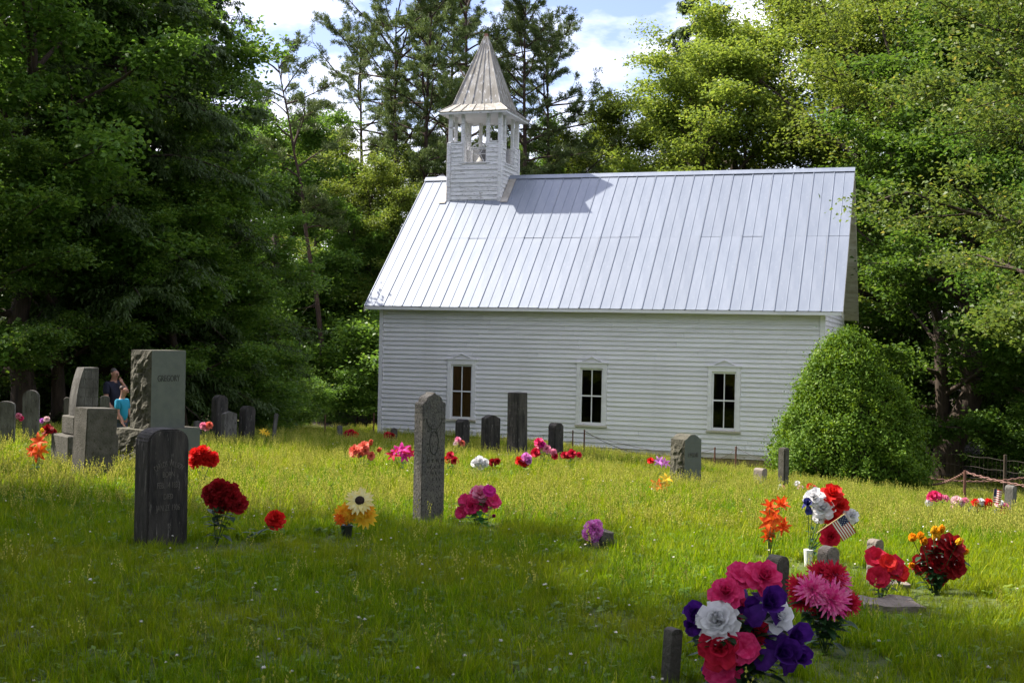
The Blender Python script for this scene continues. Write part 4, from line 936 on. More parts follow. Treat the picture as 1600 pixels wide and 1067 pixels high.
headstone('tiny grey stub of a stone near the left corner of the church', 531, 33, .42, .14, .10, 'rounded', 'stone_grey', yaw=math.radians(20))
headstone('tiny dark pointed stone in front of the left end of the church wall', 616, 31, .50, .16, .10, 'round', 'stone_weathered', yaw=math.radians(30))
headstone('short black headstone below the window with brown boards', 723, 27, .80, .22, .26, 'clip', 'stone_black')
headstone('dark headstone with wavy top left of the tall square pillar stone', 767, 26, .95, .34, .26, 'ogee', 'stone_dark', yaw=math.radians(24))
headstone('tall dark square pillar stone standing before the church', 809, 25, 1.42, .29, .34, 'flat', 'stone_dark', taper=.06, lean=(0, -.015))
mb = MB(); X = at(815, 24.8); mb.box(-.42, .30, -.25, .25, -.2, .16); tag(mb.build('stone_footing', M['stone_weathered'], None, (X, 24.8, T(X, 24.8)), (0, 0, STONE_YAW), bevel=.02), 'flat pale footing slab under the tall square pillar stone', 'stone slab')
headstone('black headstone with clipped corners right of the pink flowers', 869, 26, .86, .24, .24, 'clip', 'stone_black', yaw=math.radians(36))
headstone('squat grey granite stone with rough side and wavy top near the church', 1073, 20, .92, .42, .32, 'serp', 'stone_green_granite', rough=.03, text=[('OWENS', .58, .11, .62, 0)], tmat='stone_grey', taper=.05, yaw=math.radians(40))
mb = MB(); X = at(1117, 20); mb.box(-.12, .12, -.08, .08, -.1, .17); tag(mb.build('small_block', M['stone_grey'], None, (X, 20, T(X, 20)), (0, 0, .5), bevel=.02), 'small grey block in the grass right of the squat granite stone', 'stone block')
headstone('short blocky stone with rounded top left of the brown post stone', 1190, 22, .36, .15, .20, 'rounded', 'stone_pink', group='small grave markers')
headstone('brown square post stone in front of the green bush', 1226, 21.5, .76, .15, .15, 'flat', 'stone_weathered', group='small grave markers', bev=.02)
headstone('upright dark marker just behind the large purple and white bouquet', 1217, 5.9, .44, .085, .085, 'round', 'stone_weathered', yaw=math.radians(36), group='small grave markers', lean=(0, .03))
headstone('pinkish round topped marker behind the pink chrysanthemums', 1299, 6.9, .385, .10, .085, 'round', 'stone_pink', yaw=math.radians(30), group='small grave markers')
headstone('small pinkish marker behind the red poppies', 1372, 8.0, .31, .085, .075, 'rounded', 'stone_pink', yaw=math.radians(36), group='small grave markers')
headstone('narrow brown stone stake at the bottom edge left of the large bouquet', 1055, 5.0, .235, .055, .06, 'rounded', 'stone_weathered', yaw=math.radians(30), group='small grave markers', lean=(0, .06), bev=.015)
headstone('grey round topped post stone at the right edge by the flag', 1582, 19, .50, .13, .14, 'round', 'stone_grey', group='small grave markers')
def broken(label, px, Y, w_, d, h, rz, mat='stone_weathered'):
    X = at(px, Y); m = MB(); m.box(-w_/2, w_/2, -d/2, d/2, -.06, h); me = m.mesh('broken_stone'); bm = bmesh.new(); bm.from_mesh(me); bmesh.ops.subdivide_edges(bm, edges=list(bm.edges), cuts=5, use_grid_fill=True)
    for v in bm.verts: v.co += Vector([mnoise.noise(v.co*9+Vector((i*7+px, 0, 0))) for i in range(3)])*.022
    bm.to_mesh(me); bm.free(); o = link('broken_stone', me, M[mat], None, (X, Y, T(X, Y)), (.05, .06, rz)); tag(o, label, 'stone')
broken('broken stump of stone beside the orchid pink flower ball', 943, 10.0, .13, .13, .14, .6)
broken('flat stone slab sunk in the grass under the red poppies', 1392, 7.0, .36, .22, .055, .15, 'stone_pink')
broken('small slab lying behind the red poppies', 1405, 7.7, .16, .10, .06, .5, 'stone_pink')

# ------------------------------------------------------------------ fences: rusty pipe posts, chain and wire
def post(label, px, Y, top_py, rad=.028, lean=0):
    X, z1 = at(px, Y, top_py); g = T(X, Y); m = MB(); m.tube([(0, 0, -.2), (lean*.5, 0, (z1-g)*.5), (lean, 0, z1-g)], rad, 8)
    o = m.build('fence_post', M['rust'], None, (X, Y, g)); tag(o, label, 'post', 'rusty pipe fence posts'); return Vector((X+lean, Y, z1-.03))
def chain(label, a, b, sag, link_=True, name='chain', mat='rust_chain', rad=.011):
    pts = [a.lerp(b, t)+Vector((0, 0, -sag*4*t*(1-t))) for t in [i/40 for i in range(41)]]
    m = MB()
    if link_:
        L = (b-a).length; n = int(L/.075)
        for i in range(n):
            t0, t1 = i/n, (i+1.25)/n; p, q_ = a.lerp(b, t0)+Vector((0, 0, -sag*4*t0*(1-t0))), a.lerp(b, t1)+Vector((0, 0, -sag*4*t1*(1-t1)))
            d = (q_-p).normalized(); s = d.cross(Vector((0, 0, 1))).normalized() if i % 2 else d.cross(d.cross(Vector((0, 0, 1)))).normalized()
            c = (p+q_)/2; hl = (q_-p).length/2
            m.tube([c+d*hl*math.cos(u)+s*.018*math.sin(u) for u in [2*math.pi*k/8 for k in range(9)]], rad, 4, False)
    else: m.tube([tuple(p) for p in pts], rad, 4)
    o = m.build(name, M[mat]); tag(o, label, 'chain' if link_ else 'wire'); return o
pr = post('rusty fence post holding the chain at the right of the green bush', 1508, 24, 735)
X0, z0 = at(1440, 27.5, 748); X1, z1 = at(1690, 22, 775)
chain('rusty chain from behind the bush up to the fence post', Vector((X0, 27.5, z0-.12)), pr, .10)
chain('rusty chain falling from the fence post to the right edge', pr, Vector((X1, 22, z1+.10)), .08)
X2, z2 = at(1690, 27, 733)
chain('rear chain sagging behind the fence post on the right', Vector((X0-.5, 28.5, z0+.12)), Vector((X2, 27.5, z2)), .32)
pa = post('left of the two thin posts below the middle window', 895, 33, 672, .018); pb = post('right of the two thin posts below the middle window', 913, 33, 671, .020)
pc = post('left of the two posts below the window nearest the bush', 1117, 31.5, 699, .020); pd = post('right of the two posts below the window nearest the bush', 1150, 31.5, 697, .022)
pe = post('thin rusty post just left of the church corner', 584, 38, 645, .020); pf = post('thin dark post at the foot of the ivy covered trunk', 508, 38, 648, .020)
chain('wire sagging between the posts along the church wall', pb, pc, .42, False, 'fence_wire', 'wire', .007)
chain('second wire between the posts along the church wall', pb+Vector((0, 0, -.08)), pc+Vector((0, 0, -.25)), .10, False, 'fence_wire', 'wire', .006)
chain('wire running left from the thin posts past the pillar stone', pa, pe+Vector((1.4, -.6, -.5)), .18, False, 'fence_wire', 'wire', .006)
chain('short wire between the two thin posts below the middle window', pa+Vector((0, 0, -.02)), pb+Vector((0, 0, -.06)), .01, False, 'fence_wire', 'wire', .006)
chain('short wire between the two posts below the window nearest the bush', pc+Vector((0, 0, -.28)), pd+Vector((0, 0, -.05)), .05, False, 'fence_wire', 'wire', .006)
chain('wire from the right post towards the green bush', pd, pd+Vector((1.9, -1.5, -.45)), .15, False, 'fence_wire', 'wire', .006)
def wire_fence():
    r = empty('wire_fence', (0, 0, 0)); tag(r, 'woven wire fence in the deep shade beyond the chain', 'fence')
    A_ = (at(1445, 36), 36); B_ = (at(1720, 31), 31)
    P = lambda t, z: (A_[0]+(B_[0]-A_[0])*t, A_[1]+(B_[1]-A_[1])*t, T(A_[0]+(B_[0]-A_[0])*t, A_[1]+(B_[1]-A_[1])*t)+z)
    for z in (.25, .55, .85, 1.15):
        m = MB(); m.tube([P(i/20, z+.02*math.sin(i*2+z*9)) for i in range(21)], .004, 4); m.build('strand', M['wire'], r)
    m = MB()
    for i in range(40): m.tube([P(i/40, .2), P(i/40, 1.15)], .0025, 3)
    m.build('stay_wires', M['wire'], r)
    for t in (0.02, .5, .98): m = MB(); m.tube([P(t, -.2), P(t, 1.3)], .045, 7); m.build('post', M['bark'], r)
wire_fence()

# ------------------------------------------------------------------ flowers
frng = random.Random(77)
def petal_geo(V, F, base, d, n, L, W, curl=.3, cup=.25, tipw=.35, rows=3, ruf=.0, shape=None):
    """one curved petal: starts at base, runs along d, bends towards -n by curl"""
    d = unit(np.array(d, float)); n = unit(np.array(n, float)-d*(np.array(n) @ d)); s = np.cross(d, n); b = len(V)
    ws = shape or [.30, .85, 1.0, tipw]
    p = np.array(base, float); a = 0
    for r in range(rows+1):
        wv = W*ws[min(r, len(ws)-1)]/2; rf = frng.uniform(-ruf, ruf)*L; rg = frng.uniform(-ruf, ruf)*L
        V += [tuple(p-s*wv+n*(cup*wv+rf)), tuple(p+n*rg*.3), tuple(p+s*wv+n*(cup*wv-rf))]
        a += curl/rows; dd = d*math.cos(a)-n*math.sin(a); p = p+dd*L/rows
    for r in range(rows):
        i = b+r*3; F += [(i, i+1, i+4, i+3), (i+1, i+2, i+5, i+4)]
def ring(V, F, n, open_, L, W, z=0, off=0, **k):
    for i in range(n):
        a = 2*math.pi*(i+off)/n+frng.uniform(-.12, .12); o = open_+frng.uniform(-.1, .1); r = np.array([math.cos(a), math.sin(a), 0.])
        d = r*math.sin(o)+np.array([0, 0, math.cos(o)]); nn = -r*math.cos(o)+np.array([0, 0, math.sin(o)])
        petal_geo(V, F, r*.03+np.array([0, 0, z]), d, nn, L*frng.uniform(.9, 1.1), W, **k)
def bloom_mesh(kind, mats, var):
    V = []; F = []; n2 = None
    if kind == 'rose':
        ring(V, F, 6, 1.30, 1.0, .95, -.05, curl=.35, cup=.35, ruf=.05, tipw=.6); ring(V, F, 5, .98, .95, .85, 0, .5, curl=.15, cup=.4, ruf=.05, tipw=.6)
        ring(V, F, 5, .62, .85, .7, .02, .2, curl=-.1, cup=.45, ruf=.04, tipw=.6); ring(V, F, 4, .28, .75, .5, .03, curl=-.25, cup=.6, tipw=.5); ring(V, F, 3, .1, .7, .4, .05, .3, curl=-.6, cup=.7, tipw=.5)
    elif kind == 'peony':
        for i, o in enumerate((1.5, 1.2, .95, .7, .45, .2)): ring(V, F, 9-i, o, 1.0-.04*i, .62, -.05+.02*i, i*.37, curl=.1-.06*i, cup=.3, ruf=.09, tipw=.75)
        ring(V, F, 5, .12, .72, .5, .0, .3, curl=-.5, cup=.6, ruf=.05, tipw=.7)
    elif kind == 'mum':
        for i, o in enumerate((1.62, 1.40, 1.15, .85, .5)): ring(V, F, 20-3*i, o, 1.05-.12*i, .17, -.03+.02*i, i*.3, curl=-.25, cup=.3, tipw=.3, ruf=.02)
    elif kind == 'sunflower':
        ring(V, F, 15, 1.50, 1.0, .30, 0, curl=.25, cup=.15, tipw=.10, ruf=.03); ring(V, F, 13, 1.28, .92, .28, .03, .5, curl=.2, cup=.15, tipw=.10, ruf=.03); n2 = len(F)
        c = 12; b = len(V)
        for r, z in ((.34, .10), (.30, .19), (.15, .22)): V += [(r*math.cos(2*math.pi*i/c), r*math.sin(2*math.pi*i/c), z) for i in range(c)]
        F += [(b+k*c+i, b+k*c+(i+1) % c, b+(k+1)*c+(i+1) % c, b+(k+1)*c+i) for k in range(2) for i in range(c)]+[tuple(b+2*c+i for i in range(c))]
    elif kind == 'daisy':
        for i, o in enumerate((1.5, 1.28, .9, .5)): ring(V, F, 14-2*i, o, 1.0-.2*i, .30, .02*i, i*.4, curl=.2, cup=.15, tipw=.10, ruf=.04)
    elif kind == 'lily':
        ring(V, F, 3, .95, 1.15, .42, 0, curl=.8, cup=.3, tipw=.08, shape=[.35, .95, .8, .06]); ring(V, F, 3, .80, 1.15, .50, .02, .5, curl=.9, cup=.3, shape=[.35, 1, .8, .06])
    elif kind == 'poppy':
        ring(V, F, 5, 1.25, 1.0, 1.1, 0, curl=.1, cup=.18, ruf=.10, shape=[.3, .9, 1.1, .85]); ring(V, F, 4, .85, .85, .9, .02, .4, curl=.1, cup=.2, ruf=.10, shape=[.3, .9, 1.1, .8])
    elif kind == 'iris':
        ring(V, F, 3, 1.45, 1.15, .85, 0, curl=1.2, cup=-.15, ruf=.07, shape=[.3, .8, 1.1, .7]); ring(V, F, 3, .75, 1.0, .85, 0, .5, curl=-.3, cup=.25, ruf=.07, shape=[.3, .9, 1.1, .6]); ring(V, F, 4, .35, .75, .6, .0, .2, curl=-.2, cup=.4, ruf=.05)
    elif kind == 'bud':
        ring(V, F, 5, .38, 1.15, .8, -.3, curl=-.25, cup=.5, shape=[.5, 1, .95, .6]); ring(V, F, 4, .2, 1.1, .6, -.25, .5, curl=-.25, cup=.6, shape=[.5, 1, .9, .5])
    elif kind == 'carnation':
        for i, o in enumerate((1.7, 1.35, 1.05, .8, .5, .25)): ring(V, F, 10-i, o, .98, .5, .0, i*.41, curl=.0, cup=.1, ruf=.16, shape=[.2, .55, .9, 1.0])
    elif kind == 'leafy':
        ring(V, F, 6, 1.0, 1.2, .5, 0, curl=.5, cup=.2, shape=[.15, .9, .6, .05], ruf=.08); ring(V, F, 4, .5, 1.1, .45, 0, .5, curl=.3, cup=.2, shape=[.15, .9, .6, .05], ruf=.08)
    me = bpy.data.meshes.new('bloom'); me.from_pydata(V, [], F)
    for m in mats: me.materials.append(m)
    for i, p in enumerate(me.polygons): p.use_smooth = True; p.material_index = 1 if (n2 is not None and i >= n2) else 0
    me.update(); return me
BCACHE = {}
def bloom(kind, col):
    k = (kind, col, frng.randrange(3))
    if k not in BCACHE: BCACHE[k] = bloom_mesh(kind, [M['p_'+col]]+([M['seed_dark']] if kind == 'sunflower' else []), k[2])
    return BCACHE[k]
def leaf_blade(V, F, base, d, L, W, droop=.5):
    petal_geo(V, F, base, d, (0, 0, 1), L, W, curl=droop, cup=.15, shape=[.12, .95, .8, .06])
def bouquet(label, Y, base, blooms, name='flower_bouquet', leaves_=(14, .09), leafmat_='silk_leaf', vase=None, cat='flowers', group='silk flowers on the graves', face=.55, filler=0, spread=.06, stems=True):
    """blooms: (photo x, photo y, kind, colour, photo diameter)"""
    bxp, byp = base; X = at(bxp, Y); g = T(X, Y); r = empty(name, (X, Y, g)); tag(r, label, cat, group)
    hw_ = max(abs(at(b[0], Y, b[1])[0]-X) for b in blooms); CLEAR.append((X, Y, hw_+.08, 1.1 if Y > 15 else .75))
    cz = sum(at(b[0], Y, b[1])[1] for b in blooms)/len(blooms)-g; cx = sum(at(b[0], Y, b[1])[0] for b in blooms)/len(blooms)-X
    m = MB(); lv, lf = [], []
    pts = []
    for (px, py, kd, col, dia, *fw) in blooms:
        R_ = dia*Y/FPX/2; x, z = at(px, Y, py); p = np.array([x-X, frng.uniform(-1, .6)*spread-(fw[0] if fw else 0), z-g]); rel = p-np.array([cx, .06, cz])
        d = unit(rel/(np.linalg.norm(rel)+.04)*.55+np.array([0, -face, .55])); pts.append(p)
        me = bloom(kd, col); o = link('bloom', me, None, r, p-d*R_*.35); o.rotation_mode = 'QUATERNION'; o.rotation_quaternion = Vector(d).to_track_quat('Z', 'Y') @ Matrix.Rotation(frng.uniform(0, 6.28), 3, 'Z').to_quaternion(); s = R_*(1.5 if kd == 'bud' else 1.08); o.scale = (s, s, s)
        if stems:
            hb = vase[1] if vase else 0.0
            q = p-d*R_*.4; mid = np.array([q[0]*.45, q[1]*.45, hb+(q[2]-hb)*.5]); m.tube([(frng.uniform(-.01, .01), frng.uniform(-.01, .01), hb-.02), tuple(mid), tuple(q)], max(.0025, .012*R_), 4, False)
    if stems: m.build('stems', M['stem'], r)
    n, L = leaves_
    for i in range(n):
        p = pts[i % len(pts)]; t = frng.uniform(.15, .85); c = np.array([p[0]*t, p[1]*t, p[2]*(.25+.65*t)]) if i % 3 else np.array([p[0]*.3, p[1]*.3, p[2]*t]); a = frng.uniform(0, 6.28)
        leaf_blade(lv, lf, c, (math.cos(a), math.sin(a), frng.uniform(-.1, .6)), L*frng.uniform(.7, 1.25), L*.45)
    if n:
        me = bpy.data.meshes.new('leaves'); me.from_pydata(lv, [], lf); me.materials.append(M[leafmat_]); me.update(); link('leaves', me, None, r)
    if filler:
        fv, ff = [], []
        for i in range(filler):
            p = pts[frng.randrange(len(pts))]+np.array([frng.gauss(0, .05), frng.gauss(-.02, .03), frng.gauss(.0, .05)]); ring_v = []
            for q in range(4): petal_geo(fv, ff, p, (frng.gauss(0, 1), frng.gauss(0, 1), frng.gauss(.4, 1)), (0, 0, 1), .009, .008)
        me = bpy.data.meshes.new('tiny_blossoms'); me.from_pydata(fv, [], ff); me.materials.append(M['p_white']); link('tiny_blossoms', me, None, r)
    if vase:
        vm, vh, vr = vase; mv = MB(); mv.tube([(0, 0, -.03), (0, 0, vh*.5), (0, 0, vh)], [vr*.7, vr*.85, vr], 12); mv.build('vase', M[vm], r, smooth=False)
    return r
B = bouquet
B('large bouquet of hot pink, purple and white silk flowers at the front', 4.9, (1160, 1080), [(1160,899,'poppy','hotpink',44),(1192,896,'rose','hotpink',56,.02),(1130,920,'rose','hotpink',50,.03),(1156,947,'rose','hotpink',34),(1192,929,'iris','purple',70,.10),(1172,948,'iris','purple',54,.06),(1156,921,'iris','purple',44),(1114,957,'peony','white',62,.12),(1213,954,'rose','white',50,.04),(1084,955,'iris','purple',56),(1076,972,'iris','purple',30),(1117,999,'rose','crimson',66,.12),(1122,1034,'poppy','hotpink',56,.10),(1154,1000,'poppy','hotpink',46,.08),(1234,985,'iris','purple',66,.09),(1212,1005,'iris','purple',72,.12),(1240,1014,'iris','purple',50,.08),(1183,983,'rose','crimson',44),(1108,1052,'iris','purple',30)], leaves_=(190, .10), vase=('vase_dark', .14, .065), face=.8, spread=.05)
B('bouquet of pink and crimson chrysanthemums with dark leaves', 5.7, (1297, 1035), [(1262,912,'mum','mumpink',50,.08),(1292,926,'mum','mumpink',56,.10),(1312,906,'mum','mumpink',42,.04),(1287,894,'mum','crimson',44),(1306,893,'mum','crimson',44),(1248,915,'mum','crimson',40),(1254,936,'mum','crimson',40),(1282,946,'mum','crimson',44),(1311,942,'mum','crimson',48),(1333,942,'mum','crimson',36)], leaves_=(130, .085), face=.8)
B('bunch of open red poppies on thin stems', 7.2, (1381, 950), [(1372,872,'poppy','crimson',34),(1365,896,'poppy','crimson',33,.05),(1392,883,'poppy','crimson',36,.03),(1405,892,'poppy','red',28),(1384,876,'poppy','red',26)], leaves_=(34, .06), face=.8)
B('bouquet of dark red roses with yellow rosebuds and white sprigs', 7.6, (1467, 942), [(1427,841,'bud','amber',22),(1435,836,'bud','amber',20),(1445,847,'bud','amber',20),(1466,840,'bud','yellow',22),(1473,829,'bud','amber',18),(1461,830,'bud','yellow',18),(1427,885,'bud','amber',18),(1510,864,'bud','amber',16),(1493,844,'bud','yellow',16),(1468,864,'rose','darkred',48),(1490,852,'rose','darkred',42),(1442,881,'rose','darkred',32),(1466,880,'rose','darkred',36),(1470,897,'rose','darkred',38),(1493,882,'rose','darkred',44),(1482,870,'rose','darkred',34)], leaves_=(100, .075), filler=26, face=.7)
flag_b = B('red, white and navy roses in a pale vase with a small flag', 9.2, (1268, 866), [(1271,775,'rose','white',32),(1286,793,'rose','white',34),(1281,808,'rose','white',20),(1302,771,'rose','red',36),(1313,789,'rose','red',32),(1300,808,'rose','red',28),(1295,836,'rose','crimson',34),(1260,785,'iris','navy',24),(1331,814,'iris','navy',30),(1330,804,'rose','white',24),(1330,830,'iris','navy',18)], leaves_=(30, .06), face=.7, vase=('vase_white', .13, .038))
B('stem of orange red lilies and autumn leaves', 9.6, (1207, 848), [(1221,785,'leafy','redorange',26),(1202,788,'leafy','redorange',24),(1205,803,'lily','redorange',30),(1198,815,'lily','redorange',28),(1204,829,'lily','orange',26),(1221,821,'leafy','redorange',26),(1210,812,'lily','orange',24),(1200,838,'leafy','redorange',20)], leaves_=(8, .05), face=.8)
B('ball of orchid pink carnations in the grass', 9.9, (926, 850), [(925,824,'carnation','orchid',24),(932,829,'carnation','orchid',22),(919,832,'carnation','orchid',20),(927,836,'carnation','violet',22),(933,820,'carnation','orchid',18)], leaves_=(6, .05), face=.8)
B('magenta and white blooms with fern leaves beside the speckled headstone', 11.1, (748, 815), [(750,770,'rose','pink',30),(771,782,'poppy','hotpink',26),(725,782,'poppy','hotpink',20),(736,790,'rose','hotpink',28),(720,801,'poppy','hotpink',20),(765,765,'poppy','magenta',20),(757,787,'rose','hotpink',24),(771,806,'bud','magenta',10),(743,776,'poppy','hotpink',22)], leaves_=(26, .13), leafmat_='fern_leaf', face=.75)
B('pale and orange sunflowers in a dark pot', 9.7, (545, 845), [(564,777,'sunflower','cream',42,.06),(537,800,'daisy','amber',38),(571,805,'daisy','yellow',38),(562,794,'daisy','yellow',30),(549,797,'daisy','amber',30),(575,793,'daisy','amber',24),(531,808,'daisy','orange',22)], leaves_=(16, .07), face=.85, vase=('vase_dark', .11, .05))
B('dark red carnations on leafy stems right of the carved dark headstone', 9.1, (341, 868), [(341,762,'carnation','darkred',32,.03),(326,769,'carnation','darkred',28),(358,768,'carnation','darkred',32),(345,780,'carnation','darkred',36),(371,786,'carnation','darkred',30),(365,776,'carnation','darkred',26),(332,779,'carnation','darkred',26)], leaves_=(46, .11), face=.7)
B('single red carnation drooping on a leafy stem', 9.3, (392, 850), [(430,810,'carnation','red',30)], leaves_=(8, .10), face=.5, name='single_carnation', cat='flower')
B('bright red blooms just right of the carved dark headstone', 14.2, (317, 738), [(316,706,'carnation','red',24),(305,709,'carnation','red',22),(330,718,'carnation','red',22),(321,716,'carnation','red',22),(303,721,'carnation','red',20),(333,712,'carnation','red',16)], leaves_=(12, .07))
B('orange lilies with a yellow bud at the left edge', 14.2, (57, 728), [(62,687,'lily','redorange',26),(55,707,'lily','redorange',28),(66,673,'bud','yellow',9),(63,702,'lily','orange',22),(48,703,'lily','redorange',18)], leaves_=(10, .09))
B('dark red bloom beside the stepped base on the left', 17, (76, 690), [(74,670,'rose','darkred',18),(82,674,'rose','darkred',10),(70,674,'rose','darkred',12)], leaves_=(5, .06))
B('loose coral roses left of the speckled headstone', 18.6, (570, 722), [(553,703,'rose','coral',20),(568,696,'rose','coral',18),(579,692,'bud','coral',12),(592,703,'bud','coral',11),(580,711,'rose','coral',13),(560,707,'rose','coral',16),(571,704,'rose','coral',12)], leaves_=(12, .10))
B('magenta lilies just left of the speckled headstone', 18.6, (627, 722), [(627,701,'lily','magenta',26),(614,709,'lily','crimson',20),(640,706,'lily','crimson',22),(632,711,'lily','magenta',20),(620,703,'lily','magenta',18)], leaves_=(12, .10))
B('small red roses just right of the speckled headstone', 19, (706, 728), [(703,710,'rose','crimson',13),(710,719,'rose','crimson',14),(699,717,'rose','red',12)], leaves_=(8, .08))
B('round white flower ball in the grass', 19, (749, 733), [(749,719,'carnation','white',16),(742,723,'carnation','white',14),(757,722,'carnation','white',14),(750,726,'carnation','white',14)], leaves_=(6, .08))
B('tiny dark red flowers right of the white flower ball', 19.2, (772, 733), [(769,722,'carnation','darkred',12),(777,720,'carnation','darkred',10)], leaves_=(6, .08))
B('red and violet posy at the foot of the tall pillar stone', 19.2, (818, 734), [(811,719,'carnation','red',14),(819,721,'carnation','red',16),(822,714,'carnation','orchid',16),(826,720,'carnation','violet',10)], leaves_=(6, .08))
B('tall pink bouquet between the pillar stone and the clipped black stone', 21.5, (848, 722), [(841,689,'rose','hotpink',14),(843,697,'rose','pink',12),(854,700,'rose','pink',14),(836,706,'rose','crimson',16),(865,706,'rose','pink',12),(846,693,'rose','magenta',12),(867,712,'rose','crimson',12)], leaves_=(16, .12))
B('low crimson flowers in front of the clipped black stone', 21.5, (892, 718), [(881,710,'rose','crimson',12),(893,707,'rose','crimson',14),(905,710,'rose','crimson',10),(887,712,'rose','crimson',10)], leaves_=(8, .08))
B('small pink blossoms below the window with brown boards', 23, (720, 702), [(715,686,'rose','pink',10),(722,692,'rose','coral',10),(712,692,'rose','palepink',8)], leaves_=(6, .08))
B('violet and red flowers left of the squat granite stone', 22.5, (1033, 735), [(1029,719,'lily','violet',16),(1040,722,'lily','orchid',16),(1016,719,'rose','red',11),(1034,724,'lily','orchid',12)], leaves_=(8, .09))
B('orange and yellow lilies at the foot of the squat granite stone', 16.2, (1035, 772), [(1041,746,'lily','yellow',20),(1027,757,'lily','orange',22),(1037,757,'lily','amber',20),(1021,761,'lily','orange',14)], leaves_=(8, .09))
B('hot pink bouquet right of the green bush', 17.2, (1462, 796), [(1461,773,'rose','hotpink',18),(1469,775,'rose','hotpink',14),(1454,775,'rose','hotpink',14),(1450,785,'rose','white',12),(1453,780,'rose','blue',8),(1479,778,'rose','pink',12)], leaves_=(10, .10))
B('pale pink flowers around the foot of the rusty chain post', 17.2, (1497, 806), [(1494,781,'carnation','palepink',16),(1502,784,'carnation','palepink',14),(1493,794,'carnation','palepink',12),(1500,793,'rose','red',10),(1509,781,'carnation','pink',10)], leaves_=(8, .09))
B('red, white and blue flowers left of the small upright flag', 17.2, (1528, 808), [(1526,785,'carnation','red',14),(1533,783,'carnation','white',12),(1544,784,'carnation','red',14),(1533,790,'carnation','white',12),(1514,799,'carnation','blue',10),(1521,796,'carnation','blue',12),(1527,795,'carnation','red',10),(1539,791,'carnation','redorange',12),(1517,797,'carnation','white',8)], leaves_=(8, .09))
B('pink and red flowers right of the small upright flag', 17.2, (1566, 812), [(1563,787,'carnation','palepink',14),(1569,792,'carnation','pink',16),(1560,800,'carnation','white',10),(1568,801,'carnation','red',14),(1574,796,'carnation','palepink',12),(1557,799,'carnation','blue',9),(1562,784,'carnation','white',8)], leaves_=(8, .09))
B('small red bloom in front of the green bush', 20, (1269, 772), [(1266,760,'carnation','red',12),(1272,762,'carnation','coral',10)], leaves_=(5, .07))
B('small white flowers beside the brown post stone', 20.2, (1247, 770), [(1246,755,'carnation','white',9),(1250,761,'carnation','palepink',9)], leaves_=(5, .07))
B('faint pink flowers left of the brown post stone', 20.2, (1224, 775), [(1223,762,'carnation','pink',9),(1218,759,'carnation','white',7)], leaves_=(5, .07))
B('tiny pink flower between the pale stones at the left edge', 20, (30, 665), [(29,649,'carnation','pink',9),(32,653,'carnation','hotpink',8)], leaves_=(4, .07))
B('pale lilac flowers left of the stepped base', 19.5, (68, 672), [(64,657,'carnation','violet',8),(73,654,'carnation','palepink',9)], leaves_=(4, .07))
B('pink flowers right of the granite monument', 22, (323, 678), [(318,664,'carnation','pink',11),(328,663,'carnation','coral',11),(323,667,'carnation','pink',10)], leaves_=(5, .07))
B('small yellow flowers in the shaded grass left of the leaning pine', 25, (413, 688), [(411,673,'lily','yellow',12),(417,677,'lily','yellow',10)], leaves_=(4, .08))
B('low red flowers near the left corner of the church', 30, (548, 688), [(541,677,'carnation','crimson',10),(549,675,'carnation','crimson',11),(556,678,'carnation','red',9)], leaves_=(6, .09))
B('dark red flowers against the left end of the church wall', 30, (608, 692), [(605,679,'carnation','crimson',11),(612,681,'carnation','darkred',10)], leaves_=(6, .09))
# small flags
def small_flag(label, Y, foot, a, W, H, ang, sticklen):
    X, z = at(foot[0], Y, foot[1]); g = T(X, Y); r = empty('small_flag', (X, Y, z)); tag(r, label, 'flag', 'small flags on the graves'); r.rotation_euler = (0.1, ang, a)
    m = MB(); m.tube([(0, 0, 0), (0, 0, sticklen)], .0035, 6); m.build('stick', M['flag_stick'], r)
    m = MB(); nx = 10; cant = 4; top = sticklen-.01
    wv = lambda u: .010*math.sin(u*7)*u
    for s in range(13):
        z1 = top-H*s/13; z2 = top-H*(s+1)/13
        for k in range(nx):
            u0, u1 = k/nx, (k+1)/nx; mi = 2 if (s < 7 and k < cant) else (0 if s % 2 == 0 else 1)
            m.face([(u0*W, wv(u0), z2), (u1*W, wv(u1), z2), (u1*W, wv(u1), z1), (u0*W, wv(u0), z1)], mi)
    for i in range(5):
        for j in range(6):
            if (i+j) % 2: continue
            u = (.03+j*.068); zz = top-H*(.05+i*.105); q = W*.012; y = wv(u)-.0015; m.face([(u*W-q, y, zz-q), (u*W+q, y, zz-q), (u*W+q, y, zz+q), (u*W-q, y, zz+q)], 1)
    m.build('cloth', [M['flag_red'], M['flag_white'], M['flag_blue']], r)
small_flag('small striped flag tucked into the red, white and navy roses', 8.95, (1277, 832), .1, .165, .12, .95, .25)
small_flag('small striped flag on a stick at the right edge', 17.1, (1549, 812), -.7, .11, .20, .10, .46)

